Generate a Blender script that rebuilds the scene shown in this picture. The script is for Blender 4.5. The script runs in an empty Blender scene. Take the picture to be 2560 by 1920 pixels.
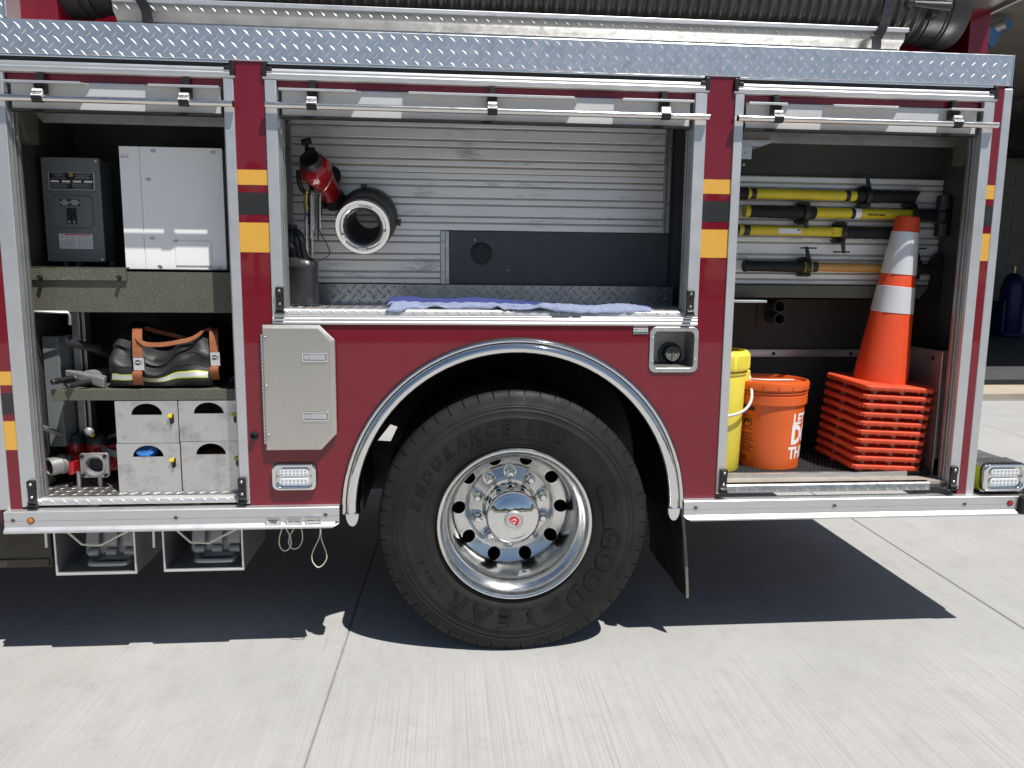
import bpy, bmesh, math, random
from mathutils import Vector, Matrix, Quaternion
random.seed(7)
C = bpy.context.scene.collection
scene = bpy.context.scene
PI = math.pi

# ------------------------------------------------------------------ camera
CAM = Vector((-0.264, -2.85, 1.489))
FPX = 1922.0
_p, _y, _r = math.radians(8.2355), math.radians(5.045), math.radians(0.5704)
FW = Vector((math.sin(_y)*math.cos(_p), math.cos(_y)*math.cos(_p), -math.sin(_p)))
_r0 = Vector((math.cos(_y), -math.sin(_y), 0)); _u0 = _r0.cross(FW)
RT = _r0*math.cos(_r) + _u0*math.sin(_r); UP = -_r0*math.sin(_r) + _u0*math.cos(_r)
cd = bpy.data.cameras.new('camera'); cam = bpy.data.objects.new('camera', cd); C.objects.link(cam)
cam.matrix_world = Matrix(((RT.x, UP.x, -FW.x, CAM.x), (RT.y, UP.y, -FW.y, CAM.y), (RT.z, UP.z, -FW.z, CAM.z), (0, 0, 0, 1)))
cd.sensor_width = 36; cd.lens = FPX/2560*36; cd.clip_start = 0.05; cd.clip_end = 600
scene.camera = cam
# ------------------------------------------------------------------ light
w = bpy.data.worlds.new('World'); scene.world = w; w.use_nodes = True
nt = w.node_tree; bg = nt.nodes['Background']
sky = nt.nodes.new('ShaderNodeTexSky'); sky.sky_type = 'NISHITA'; sky.sun_disc = False
SUN = Vector((-.31, .42, -1)).normalized()
sky.sun_elevation = math.asin(-SUN.z); sky.sun_rotation = math.atan2(-SUN.x, -SUN.y)
sky.air_density = 1.0; sky.dust_density = .25; sky.ozone_density = 1.0
nt.links.new(sky.outputs[0], bg.inputs[0]); bg.inputs[1].default_value = 0.06
sl = bpy.data.lights.new('sun', 'SUN'); sl.energy = 4.6; sl.angle = math.radians(.5); sl.color = (1, .965, .915)
so = bpy.data.objects.new('sun', sl); C.objects.link(so); so.location = (3, -4, 9)
so.rotation_mode = 'QUATERNION'; so.rotation_quaternion = SUN.to_track_quat('-Z', 'Y')
vs = scene.view_settings; vs.view_transform = 'Standard'; vs.look = 'None'; vs.gamma = 1; vs.use_curve_mapping = False; vs.exposure = 0.24

def U(x, y, Y=0.0):                     # where the sight line through an image point meets the vertical plane at depth Y
    d = RT*(x-1280) - UP*(y-960) + FW*FPX
    return CAM + d*((Y-CAM.y)/d.y)
def UZ(x, y, Z):
    d = RT*(x-1280) - UP*(y-960) + FW*FPX
    return CAM + d*((Z-CAM.z)/d.z)

# ------------------------------------------------------------------ materials
def ramp(nt, src, stops):
    r = nt.nodes.new('ShaderNodeValToRGB'); e = r.color_ramp.elements
    while len(e) < len(stops): e.new(.5)
    for k, (p, c) in zip(e, stops):
        k.position = p; k.color = (c, c, c, 1) if isinstance(c, (int, float)) else (*c, 1)
    nt.links.new(src, r.inputs[0]); return r.outputs[0]
def noise(nt, co, scale, detail=4, rough=.6, stretch=None):
    n = nt.nodes.new('ShaderNodeTexNoise'); n.inputs['Scale'].default_value = scale
    n.inputs['Detail'].default_value = detail; n.inputs['Roughness'].default_value = rough
    if stretch:
        m = nt.nodes.new('ShaderNodeMapping'); m.inputs['Scale'].default_value = stretch
        nt.links.new(co, m.inputs[0]); co = m.outputs[0]
    nt.links.new(co, n.inputs['Vector']); return n.outputs[0]
def mixc(nt, fac, a, b, mode='MIX'):
    m = nt.nodes.new('ShaderNodeMix'); m.data_type = 'RGBA'; m.blend_type = mode
    for s, v in ((0, fac), (6, a), (7, b)):
        if hasattr(v, 'node'): nt.links.new(v, m.inputs[s])
        elif s == 0: m.inputs[0].default_value = v
        else: m.inputs[s].default_value = (*v, 1)
    return m.outputs[2]
def mat(name, col, rough=.5, metal=0, var=.12, vs=6, rvar=.1, bump=0, bs=60, coat=0, stretch=None, spec=.5, col2=None, thr=(.55, .75), s2=9, tr=0, brough=.6):
    m = bpy.data.materials.new(name); m.use_nodes = True; nt = m.node_tree; b = nt.nodes['Principled BSDF']
    tc = nt.nodes.new('ShaderNodeTexCoord').outputs['Object']
    n1 = noise(nt, tc, vs, 5, .65, stretch)
    dark = tuple(c*(1-var) for c in col); lite = tuple(min(1, c*(1+var)) for c in col)
    c = mixc(nt, ramp(nt, n1, [(.3, 0.0), (.7, 1.0)]), dark, lite)
    if col2:
        n2 = noise(nt, tc, s2, 6, .7, stretch)
        c = mixc(nt, ramp(nt, n2, [(thr[0], 0.0), (thr[1], 1.0)]), c, col2)
    nt.links.new(c, b.inputs['Base Color'])
    n3 = noise(nt, tc, vs*3.1, 4, .6, stretch)
    nt.links.new(ramp(nt, n3, [(.25, max(0.0, rough-rvar)), (.75, min(1.0, rough+rvar))]), b.inputs['Roughness'])
    b.inputs['Metallic'].default_value = metal; b.inputs['Specular IOR Level'].default_value = spec
    b.inputs['Coat Weight'].default_value = coat; b.inputs['Coat Roughness'].default_value = .03; b.inputs['Coat IOR'].default_value = 1.5
    if tr: b.inputs['Transmission Weight'].default_value = tr
    if bump:
        bn = nt.nodes.new('ShaderNodeBump'); bn.inputs['Strength'].default_value = bump; bn.inputs['Distance'].default_value = .004
        nt.links.new(noise(nt, tc, bs, 3, brough, stretch), bn.inputs['Height']); nt.links.new(bn.outputs[0], b.inputs['Normal'])
    return m
def speckled(name, col, amount=.62):     # sprayed bed liner with light flecks
    m = mat(name, col, .55, 0, .12, 5, .08, .55, 260); nt = m.node_tree; b = nt.nodes['Principled BSDF']
    tc = nt.nodes.new('ShaderNodeTexCoord').outputs['Object']
    n = noise(nt, tc, 230, 1, .4); old = b.inputs['Base Color'].links[0].from_socket
    c = mixc(nt, ramp(nt, n, [(amount, 0.0), (amount+.07, 1.0)]), old, tuple(min(1, x*1.9) for x in col))
    nt.links.new(c, b.inputs['Base Color']); return m

M = {}
M['red'] = mat('red_paint', (.165, .0048, .0145), .4, 0, .05, 2, .05, .035, 2.2, coat=1.0, spec=.15, brough=.3, col2=(.185, .016, .024), thr=(.55, .9), s2=2.5)
M['red2'] = mat('red_enamel', (.42, .012, .018), .3, 0, .15, 9, .1, 0, coat=.5)
M['yellow_stripe'] = mat('gold_reflective', (.70, .38, .055), .4, 0, .05, 30, .05, .05, 200, coat=.3)
M['black_stripe'] = mat('black_vinyl', (.022, .022, .022), .35, 0, .1, 20, .05, coat=.3)
M['anod'] = mat('satin_aluminium', (.645, .65, .655), .46, .8, .04, 5, .06, .04, 50, stretch=(1, 1, 1))
M['anodd'] = mat('track_aluminium', (.42, .42, .41), .42, .85, .12, 9, .08, .05, 50)
M['bright'] = mat('polished_trim', (.85, .85, .85), .12, 1, .03, 9, .05)
M['chrome'] = mat('chrome', (.76, .76, .755), .045, 1, .02, 6, .03)
M['wheelal'] = mat('polished_aluminium', (.74, .74, .72), .20, 1, .05, 14, .06, .03, 90)
M['tread'] = mat('tread_plate', (.72, .72, .72), .30, .9, .10, 12, .08, .03, 120)
M['lip'] = mat('bright_tread_lip', (.60, .595, .58), .42, .55, .1, 14, .1)
M['treadw'] = mat('worn_tread_plate', (.46, .455, .44), .36, .9, .18, 14, .12, .08, 120, col2=(.26, .255, .24), thr=(.6, .85))
M['alu'] = mat('mill_aluminium', (.60, .60, .595), .40, .9, .12, 6, .1, .06, 90, col2=(.36, .36, .37), thr=(.56, .80), s2=7, stretch=(1, 1, 3))
M['slat'] = mat('scuffed_slat', (.92, .91, .89), .34, .20, .07, 5, .1, .05, 70, col2=(.40, .40, .41), thr=(.565, .73), s2=7, stretch=(.55, 1, 3.2))
M['slot'] = mat('slot_shadow_metal', (.46, .445, .41), .5, .3, .2, 9)
M['bin'] = mat('stained_aluminium', (.60, .595, .58), .42, .75, .08, 4, .1, .05, 90, col2=(.27, .265, .25), thr=(.50, .82), s2=13)
M['steel'] = mat('brushed_stainless', (.60, .575, .53), .34, .9, .05, 9, .06, .10, 60, stretch=(30, 1, 1))
M['liner'] = speckled('dark_liner', (.052, .052, .047), .75)
M['olive'] = speckled('olive_liner', (.098, .095, .072))
M['linerb'] = speckled('blue_black_liner', (.075, .080, .088), .78)
M['black'] = mat('black_plastic', (.014, .014, .015), .42, 0, .2, 15, .1)
M['rubber'] = mat('black_rubber', (.013, .013, .013), .62, 0, .25, 10, .1, .1, 60, spec=.35)
M['tyre'] = mat('tyre_rubber', (.0125, .012, .0118), .62, 0, .22, 5, .12, .12, 80, col2=(.030, .027, .0235), thr=(.45, .85), s2=5, spec=.3)
M['tyre_letter'] = mat('tyre_letter_rubber', (.0085, .0084, .0083), .45, 0, .15, 9, .08, spec=.3)
M['hose'] = mat('corrugated_hose', (.056, .054, .050), .42, 0, .2, 9, .1, .06, 60)
M['trayd'] = mat('tray_plate', (.35, .348, .34), .42, .6, .15, 12)
M['dark'] = mat('chassis_black', (.010, .010, .011), .6, 0, .3, 6)
M['white'] = mat('white_paint', (.88, .88, .87), .38, 0, .02, 4, .05, .04, 160)
M['panelw'] = mat('white_door_slat', (.62, .62, .615), .42, .25, .03, 4, .06)
M['grey'] = mat('grey_enamel', (.145, .160, .165), .42, 0, .05, 8, .05, .1, 300)
M['greyd'] = mat('dark_grey_enamel', (.06, .067, .068), .45, 0, .08, 8)
M['screw'] = mat('zinc', (.62, .62, .60), .3, 1, .1, 20)
M['label_black'] = mat('black_label', (.012, .012, .014), .4, 0, .05, 20)
M['label_white'] = mat('white_label', (.78, .78, .77), .5, 0, .02, 20)
M['ink_grey'] = mat('grey_ink', (.30, .30, .30), .6, 0, .3, 90)
M['ink_black'] = mat('black_ink', (.02, .02, .02), .6, 0, .1, 90)
M['ink_white'] = mat('white_ink', (.82, .80, .78), .55, 0, .03, 60)
M['ink_red'] = mat('red_ink', (.55, .03, .03), .5, 0, .1, 60)
M['yellow'] = mat('yellow_bucket_plastic', (.82, .69, .08), .42, 0, .05, 6, .05, .03, 60, col2=(.62, .52, .10), thr=(.58, .85), s2=8)
M['yellow_tool'] = mat('yellow_fibreglass', (.66, .52, .02), .38, 0, .10, 14, .08, .05, 60, col2=(.25, .19, .02), thr=(.66, .80), s2=30)
M['wood'] = mat('amber_ash_wood', (.50, .26, .06), .4, 0, .15, 20, .08, .06, 60, stretch=(.12, 1, 1), col2=(.20, .09, .02), thr=(.63, .78), s2=18)
M['orange'] = mat('orange_bucket_plastic', (.68, .115, .020), .38, 0, .06, 8, .08, col2=(.48, .10, .035), thr=(.58, .85), s2=7)
M['cone'] = mat('cone_vinyl', (.72, .072, .017), .5, 0, .06, 8, .08, .05, 90, col2=(.50, .070, .028), thr=(.56, .85), s2=8, stretch=(1.5, 1.5, .5))
M['cone_rubber'] = mat('cone_base_rubber', (.70, .075, .025), .6, 0, .14, 14, .08, .2, 60, col2=(.34, .07, .04), thr=(.62, .8), s2=20)
M['reflective'] = mat('white_reflective', (.70, .71, .72), .35, .2, .04, 8, .06)
M['peg'] = mat('dusty_peg', (.26, .12, .095), .7, 0, .15, 20)
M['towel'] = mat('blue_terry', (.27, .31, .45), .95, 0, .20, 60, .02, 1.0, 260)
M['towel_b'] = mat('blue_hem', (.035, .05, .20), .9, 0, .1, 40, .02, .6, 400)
M['jug'] = mat('smoke_plastic', (.022, .023, .025), .36, 0, .35, 14, .12, .08, 40)
M['cast'] = mat('cast_aluminium', (.34, .34, .335), .55, .6, .12, 16, .1, .15, 110)
M['castd'] = mat('hard_anodised', (.055, .055, .055), .42, .5, .2, 14, .1)
M['strap'] = mat('rust_webbing', (.27, .085, .03), .75, 0, .18, 30, .05, .4, 250)
M['bagblack'] = mat('black_rubberised_fabric', (.017, .0175, .019), .55, 0, .4, 9, .12, .7, 22)
M['lime'] = mat('lime_reflective', (.55, .62, .02), .45, 0, .06, 9)
M['silver_tape'] = mat('silver_tape', (.55, .54, .52), .45, .3, .12, 14)
M['lens'] = mat('clear_lens', (.82, .84, .86), .08, .25, .03, 30, .03, spec=.9)
M['led'] = mat('led_cell', (.55, .57, .60), .15, .8, .2, 200, .05)
M['amber'] = mat('amber_lens', (.55, .17, .01), .15, 0, .1, 60, coat=.6)
M['redlens'] = mat('red_lens', (.40, .01, .015), .15, 0, .1, 60, coat=.6)
M['blue'] = mat('blue_cap', (.03, .17, .50), .35, 0, .08, 9)
M['brown'] = mat('brown_tank', (.060, .052, .042), .45, .4, .25, 6)
M['brass'] = mat('pale_brass', (.55, .50, .38), .28, 1, .1, 12)
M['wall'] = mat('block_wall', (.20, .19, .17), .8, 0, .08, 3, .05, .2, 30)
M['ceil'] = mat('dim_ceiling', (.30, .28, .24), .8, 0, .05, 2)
M['navy'] = mat('navy_tank', (.008, .014, .085), .4, 0, .1, 6)
M['duct'] = mat('blue_duct', (.07, .20, .42), .5, 0, .1, 6)
M['mat'] = mat('rubber_mat', (.045, .045, .045), .7, 0, .2, 20)
M['dust'] = mat('dusty_plate', (.40, .37, .32), .7, .3, .15, 14, .1, .2, 90)
M['cable'] = mat('plastic_cable', (.62, .62, .48), .4, 0, .05, 30)
M['foliage'] = mat('foliage', (.045, .075, .028), .7, 0, .4, .6)

def concrete():
    m = bpy.data.materials.new('brushed_concrete'); m.use_nodes = True; nt = m.node_tree; b = nt.nodes['Principled BSDF']
    tc = nt.nodes.new('ShaderNodeTexCoord').outputs['Object']
    line = noise(nt, tc, 1, 4, .8, (310, .8, 1)); line2 = noise(nt, tc, 1, 4, .75, (140, 1.0, 1))
    grain = noise(nt, tc, 190, 3, .7); blot = noise(nt, tc, 1.6, 6, .65); cloud = noise(nt, tc, .45, 4, .6)
    spots = noise(nt, tc, 14, 5, .7)
    c = mixc(nt, ramp(nt, blot, [(.30, 0.0), (.70, 1.0)]), (.362, .358, .348), (.455, .451, .440))
    c = mixc(nt, ramp(nt, cloud, [(.42, 0.0), (.62, .5)]), c, (.49, .48, .458))
    lm = nt.nodes.new('ShaderNodeMath'); lm.operation = 'MULTIPLY'; nt.links.new(ramp(nt, line, [(.39, .72), (.48, 0.0)]), lm.inputs[0]); nt.links.new(ramp(nt, noise(nt, tc, .8, 3, .6), [(.38, .25), (.60, 1.0)]), lm.inputs[1])
    c = mixc(nt, lm.outputs[0], c, (.255, .25, .238))
    mott = noise(nt, tc, 7, 7, .78, (1, .8, 1)); c = mixc(nt, ramp(nt, mott, [(.50, 0.0), (.68, .36)]), c, (.285, .280, .268)); chip = noise(nt, tc, 60, 2, .5); c = mixc(nt, ramp(nt, chip, [(.735, 0.0), (.76, .8)]), c, (.58, .57, .55))
    c = mixc(nt, ramp(nt, line2, [(.52, 0.0), (.70, .32)]), c, (.54, .53, .505))
    c = mixc(nt, ramp(nt, spots, [(.60, 0.0), (.76, .55)]), c, (.33, .315, .29))
    c = mixc(nt, ramp(nt, grain, [(.34, .35), (.50, 0.0)]), c, (.30, .285, .26))
    # dusty tyre print beside the front of the truck: chevron blocks in a soft-edged track
    mp = nt.nodes.new('ShaderNodeMapping'); mp.inputs['Location'].default_value = (.87, -1.507, 0); mp.inputs['Rotation'].default_value = (0, 0, math.radians(-60))
    mp.vector_type = 'POINT'; nt.links.new(tc, mp.inputs[0])
    vo = nt.nodes.new('ShaderNodeTexVoronoi'); vo.feature = 'DISTANCE_TO_EDGE'; vo.inputs['Scale'].default_value = 1
    sc = nt.nodes.new('ShaderNodeMapping'); sc.inputs['Scale'].default_value = (16, 30, 1); nt.links.new(mp.outputs[0], sc.inputs[0]); nt.links.new(sc.outputs[0], vo.inputs['Vector'])
    sx = nt.nodes.new('ShaderNodeSeparateXYZ'); nt.links.new(mp.outputs[0], sx.inputs[0])
    ab = nt.nodes.new('ShaderNodeMath'); ab.operation = 'ABSOLUTE'; nt.links.new(sx.outputs[1], ab.inputs[0])
    band = ramp(nt, ab.outputs[0], [(.10, 1.0), (.16, 0.0)])
    abx = nt.nodes.new('ShaderNodeMath'); abx.operation = 'ABSOLUTE'; nt.links.new(sx.outputs[0], abx.inputs[0])
    bx_ = ramp(nt, abx.outputs[0], [(.25, 1.0), (.85, 0.0)])
    mu = nt.nodes.new('ShaderNodeMath'); mu.operation = 'MULTIPLY'; nt.links.new(band, mu.inputs[0]); nt.links.new(ramp(nt, vo.outputs[0], [(.10, 0.0), (.16, .55)]), mu.inputs[1])
    mu2 = nt.nodes.new('ShaderNodeMath'); mu2.operation = 'MULTIPLY'; nt.links.new(mu.outputs[0], mu2.inputs[0]); nt.links.new(bx_, mu2.inputs[1])
    c = mixc(nt, mu2.outputs[0], c, (.40, .385, .335))
    nt.links.new(c, b.inputs['Base Color']); b.inputs['Roughness'].default_value = .88; b.inputs['Specular IOR Level'].default_value = .3
    bn = nt.nodes.new('ShaderNodeBump'); bn.inputs['Strength'].default_value = .35; bn.inputs['Distance'].default_value = .002
    nt.links.new(line, bn.inputs['Height']); b2 = nt.nodes.new('ShaderNodeBump'); b2.inputs['Strength'].default_value = .25; b2.inputs['Distance'].default_value = .002
    nt.links.new(grain, b2.inputs['Height']); nt.links.new(bn.outputs[0], b2.inputs['Normal']); nt.links.new(b2.outputs[0], b.inputs['Normal'])
    return m
M['concrete'] = concrete()
M['tan'] = mat('tan_concrete', (.46, .40, .31), .85, 0, .12, 3)
M['asphalt'] = mat('asphalt', (.06, .06, .058), .9, 0, .2, 2)
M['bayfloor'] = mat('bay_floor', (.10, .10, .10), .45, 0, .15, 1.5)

# ------------------------------------------------------------------ geometry helpers
WL = {}
class MB:
    def __init__(s): s.v = []; s.f = []; s.m = []; s.mi = 0
    def add(s, vs, fs):
        o = len(s.v); s.v += [tuple(v) for v in vs]
        for f in fs: s.f.append(tuple(i+o for i in f)); s.m.append(s.mi)
        return s
    def box(s, x0, x1, y0, y1, z0, z1):
        return s.hexa([(x0,y0,z0),(x1,y0,z0),(x1,y1,z0),(x0,y1,z0),(x0,y0,z1),(x1,y0,z1),(x1,y1,z1),(x0,y1,z1)])
    def hexa(s, p): return s.add(p, [(3,2,1,0),(4,5,6,7),(0,1,5,4),(1,2,6,5),(2,3,7,6),(3,0,4,7)])
    def quad(s, *p): return s.add(p, [tuple(range(len(p)))])
    def prism(s, poly, y0, y1, ax='y'):  # poly of (a,b); ax y: a=x,b=z ; ax x: a=y,b=z ; ax z: a=x,b=y
        P = {'y': lambda a, b, t: (a, t, b), 'x': lambda a, b, t: (t, a, b), 'z': lambda a, b, t: (a, b, t)}[ax]
        n = len(poly); vs = [P(a, b, y0) for a, b in poly] + [P(a, b, y1) for a, b in poly]
        return s.add(vs, [tuple(range(n)), tuple(range(2*n-1, n-1, -1))] + [(i, i+n, (i+1) % n+n, (i+1) % n) for i in range(n)])
    def ring(s, outer, inner, y0, y1):   # plate with a hole, same vertex count, in XZ
        n = len(outer); vs = []
        for t in (y0, y1):
            vs += [(a, t, b) for a, b in outer] + [(a, t, b) for a, b in inner]
        fs = []
        for i in range(n):
            j = (i+1) % n
            fs += [(i, j, n+j, n+i), (2*n+i, 3*n+i, 3*n+j, 2*n+j), (i, 2*n+i, 2*n+j, j), (n+i, n+j, 3*n+j, 3*n+i)]
        return s.add(vs, fs)
    def frame(s, d):
        d = Vector(d).normalized(); a = Vector((0, 0, 1)) if abs(d.z) < .9 else Vector((1, 0, 0))
        e1 = d.cross(a).normalized(); return d, e1, d.cross(e1).normalized()
    def lathe(s, prof, o, d, n=32, closed=False, a0=0, cap=False):  # prof (r, t along d)
        o = Vector(o); d, e1, e2 = s.frame(d); vs = []; k = len(prof)
        for i in range(n):
            a = a0 + 2*PI*i/n; e = e1*math.cos(a) + e2*math.sin(a)
            vs += [o + e*r + d*t for r, t in prof]
        fs = []
        for i in range(n):
            j = (i+1) % n
            for q in range(k if closed else k-1): fs.append((i*k+q, i*k+(q+1) % k, j*k+(q+1) % k, j*k+q))
        if cap: fs += [tuple(i*k for i in range(n)), tuple(i*k+k-1 for i in reversed(range(n)))]
        return s.add(vs, fs)
    def cyl(s, p0, p1, r0, r1=None, n=16, cap=True, a0=0):
        p0 = Vector(p0); p1 = Vector(p1); return s.lathe([(r0, 0), (r0 if r1 is None else r1, (p1-p0).length)], p0, p1-p0, n, cap=cap, a0=a0)
    def tube(s, pts, r, n=8, closed=False, flat=None):
        pts = [Vector(p) for p in pts]; k = len(pts); vs = []; ref = None
        for i, p in enumerate(pts):
            a = pts[(i-1) % k] if (closed or i) else p; b = pts[(i+1) % k] if (closed or i < k-1) else p
            d = (b-a).normalized()
            if ref is None: ref = s.frame(d)[1]
            e1 = (ref - d*ref.dot(d)).normalized(); e2 = d.cross(e1); ref = e1
            rr = r[i] if isinstance(r, (list, tuple)) else r
            for q in range(n):
                t = 2*PI*q/n; vs.append(p + e1*rr*math.cos(t) + e2*rr*math.sin(t))
        fs = [(i*n+q, i*n+(q+1) % n, ((i+1) % k)*n+(q+1) % n, ((i+1) % k)*n+q) for i in range(k if closed else k-1) for q in range(n)]
        if not closed: fs += [tuple(range(n-1, -1, -1)), tuple((k-1)*n+q for q in range(n))]
        return s.add(vs, fs)
    def ribbon(s, pts, wv, th=.003):      # flat strap along pts, width vector wv, thickness
        pts = [Vector(p) for p in pts]; k = len(pts); vs = []
        for i, p in enumerate(pts):
            d = (pts[min(i+1, k-1)] - pts[max(i-1, 0)]).normalized(); wvi = Vector(wv[i] if isinstance(wv, list) else wv)
            nn = d.cross(wvi).normalized()*th*.5
            vs += [p-wvi*.5-nn, p+wvi*.5-nn, p+wvi*.5+nn, p-wvi*.5+nn]
        fs = [(i*4+q, i*4+(q+1) % 4, (i+1)*4+(q+1) % 4, (i+1)*4+q) for i in range(k-1) for q in range(4)]
        fs += [(3, 2, 1, 0), ((k-1)*4, (k-1)*4+1, (k-1)*4+2, (k-1)*4+3)]
        return s.add(vs, fs)
    def ball(s, c, r, n=12, sq=(1, 1, 1)):
        c = Vector(c); vs = [c+Vector((0, 0, r*sq[2]))]; h = n//2
        for i in range(1, h):
            for j in range(n):
                a = PI*i/h; b = 2*PI*j/n; vs.append(c + Vector((r*sq[0]*math.sin(a)*math.cos(b), r*sq[1]*math.sin(a)*math.sin(b), r*sq[2]*math.cos(a))))
        vs.append(c-Vector((0, 0, r*sq[2]))); fs = [(0, 1+j, 1+(j+1) % n) for j in range(n)]
        for i in range(h-2):
            for j in range(n): fs.append((1+i*n+j, 1+(i+1)*n+j, 1+(i+1)*n+(j+1) % n, 1+i*n+(j+1) % n))
        L = len(vs)-1; b0 = 1+(h-2)*n; fs += [(L, b0+(j+1) % n, b0+j) for j in range(n)]
        return s.add(vs, fs)
    def lugs(s, o, eu, ev, nrm, lu, lv, pitch=.0415, L=.0165, W=.0034, H=.0016):   # raised diamond tread on a plate
        o, eu, ev, nrm = Vector(o), Vector(eu), Vector(ev), Vector(nrm)
        for k in (0, 1):
            nu = int(lu/pitch)+2; nv = int(lv/pitch)+2
            for i in range(-1, nu):
                for j in range(-1, nv):
                    a = (i+.5*k+.25)*pitch; b = (j+.5*k+.25)*pitch
                    if a < .006 or a > lu-.006 or b < .003 or b > lv-.003: continue
                    c = o + eu*a + ev*b; sg = 1 if k else -1
                    d = (eu+ev*sg).normalized(); e = (eu*sg-ev).normalized()
                    l = min(L, 1.41*min(b, lv-b, a, lu-a)*.95)
                    vs = [c-d*l, c+e*W, c+d*l, c-e*W, c-d*l*.45+nrm*H, c+d*l*.45+nrm*H]
                    s.add(vs, [(0, 1, 4), (1, 2, 5), (1, 5, 4), (2, 3, 5), (3, 0, 4), (3, 4, 5)])
        return s
    def mesh(s, name, mats, smooth=None):
        me = bpy.data.meshes.new(name); me.from_pydata(s.v, [], s.f)
        for m in (mats if isinstance(mats, (list, tuple)) else [mats]): me.materials.append(m)
        me.polygons.foreach_set('material_index', s.m); me.validate()
        bm = bmesh.new(); bm.from_mesh(me); bmesh.ops.remove_doubles(bm, verts=bm.verts, dist=1e-6); bmesh.ops.recalc_face_normals(bm, faces=bm.faces); bm.to_mesh(me); bm.free()
        if smooth:
            me.polygons.foreach_set('use_smooth', [True]*len(me.polygons)); me.set_sharp_from_angle(angle=math.radians(smooth))
        return me
    def build(s, name, m, parent=None, smooth=None, bevel=0, seg=2):
        return link(name, s.mesh(name, m, smooth), parent, bevel, seg)
def link(name, me, parent=None, bevel=0, seg=2):
    o = bpy.data.objects.new(name, me); C.objects.link(o)
    if parent is not None:
        o.parent = parent; o.location = -WL[parent]
    WL[o] = Vector((0, 0, 0))
    if bevel:
        b = o.modifiers.new('bevel', 'BEVEL'); b.width = bevel; b.segments = seg; b.limit_method = 'ANGLE'; b.angle_limit = math.radians(35)
    return o
def tag(o, label, cat, group=None, kind=None):
    if label: o['label'] = label
    if cat: o['category'] = cat
    if group: o['group'] = group
    if kind: o['kind'] = kind
    return o
def thing(name, label, cat, loc=(0, 0, 0), group=None):
    o = bpy.data.objects.new(name, None); C.objects.link(o); o.location = loc; WL[o] = Vector(loc); o.empty_display_size = .1
    return tag(o, label, cat, group)
def share(name, o, parent, off):        # another piece with the same mesh, shifted
    c = o.copy(); c.name = name; C.objects.link(c); c.parent = parent; c.location = Vector(off) - WL[parent]; WL[c] = Vector(off); return c
def rect(p0, p1, y0, y1, mb=None):      # axis-aligned box from two opposite corners (Vectors in XZ)
    return (mb or MB()).box(min(p0.x, p1.x), max(p0.x, p1.x), y0, y1, min(p0.z, p1.z), max(p0.z, p1.z))
def rrect(x0, x1, z0, z1, r, n=4):
    pts = []
    for cx, cz, a0 in ((x1-r, z1-r, 0), (x0+r, z1-r, 90), (x0+r, z0+r, 180), (x1-r, z0+r, 270)):
        for i in range(n+1):
            a = math.radians(a0+90*i/n); pts.append((cx+r*math.cos(a), cz+r*math.sin(a)))
    return pts
_tc = {}
def glyphs(txt, size, depth=.0006, bold=0, shear=0, align='CENTER', space=1.0):
    key = (txt, size, depth, bold, shear, align, space)
    if key not in _tc:
        cu = bpy.data.curves.new('lettering', 'FONT'); cu.body = txt; cu.size = size; cu.extrude = depth/2; cu.offset = bold; cu.shear = shear
        cu.align_x = align; cu.align_y = 'CENTER'; cu.resolution_u = 2; cu.space_character = space
        o = bpy.data.objects.new('lettering', cu); C.objects.link(o); dg = bpy.context.evaluated_depsgraph_get()
        me = bpy.data.meshes.new_from_object(o.evaluated_get(dg)); bpy.data.objects.remove(o)
        _tc[key] = ([v.co.copy() for v in me.vertices], [tuple(p.vertices) for p in me.polygons])
        bpy.data.meshes.remove(me)
    return _tc[key]
def text(mb, txt, size, pos, ex=(1, 0, 0), ey=(0, 0, 1), **k):
    vs, fs = glyphs(txt, size, **k); ex = Vector(ex).normalized(); ey = Vector(ey).normalized(); ez = ex.cross(ey); pos = Vector(pos)
    return mb.add([pos + ex*v.x + ey*v.y + ez*v.z for v in vs], fs)
def screws(name, pts, parent, r=.006, h=.003):
    for p in pts: screw(MB(), p, r, h=h).build(name, M['screw'], parent, 40)
def screw(mb, p, r=.006, d=(0, -1, 0), h=.003):
    p = Vector(p); d = Vector(d)
    return mb.lathe([(r, 0), (r, h*.5), (r*.75, h), (r*.35, h), (r*.3, h*.5), (0.0004, h*.5)], p, d, 10)

# ================================================================== SETTING
g = MB().box(-250, 250, -250, 250, -.30, -.11).build('ground', M['asphalt']); tag(g, 'wide dark ground around the concrete apron', None, kind='structure')
apron = thing('concrete_apron', 'brushed pale concrete apron in front of the fire station', None); apron['kind'] = 'structure'
ca, sa = math.cos(math.radians(-1.7)), math.sin(math.radians(-1.7))
RZ = lambda x, y: (x*ca - y*sa, x*sa + y*ca)
xs = [-12.2, -9.3, -6.42, -3.55, -.674, 2.205, 5.08, 7.96, 10.84, 13.7, 16.6]; ys = [-13.5, -4.3, 6.05]
for i in range(len(xs)-1):
    for j in range(len(ys)-1):
        gp = .003; P = [RZ(*q) for q in ((xs[i]+gp, ys[j]+gp), (xs[i+1]-gp, ys[j]+gp), (xs[i+1]-gp, ys[j+1]-gp), (xs[i]+gp, ys[j+1]-gp))]
        MB().prism(P, -.10, 0, 'z').build('concrete_slab', M['concrete'], apron, bevel=.004, seg=1)
tag(MB().box(-3, 30, 6.42, 7.22, -.10, -.004).build('tan_threshold', M['tan']), 'tan concrete strip across the bay threshold', None, kind='structure')
tag(MB().box(-3, 30, 7.22, 7.80, -.10, -.012).build('bay_shadow_band', M['dark']), 'dark painted shadow band on the floor in front of the bay', None, kind='structure')  # dark strip coloured in for the shadow band of an overhead beam
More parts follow.
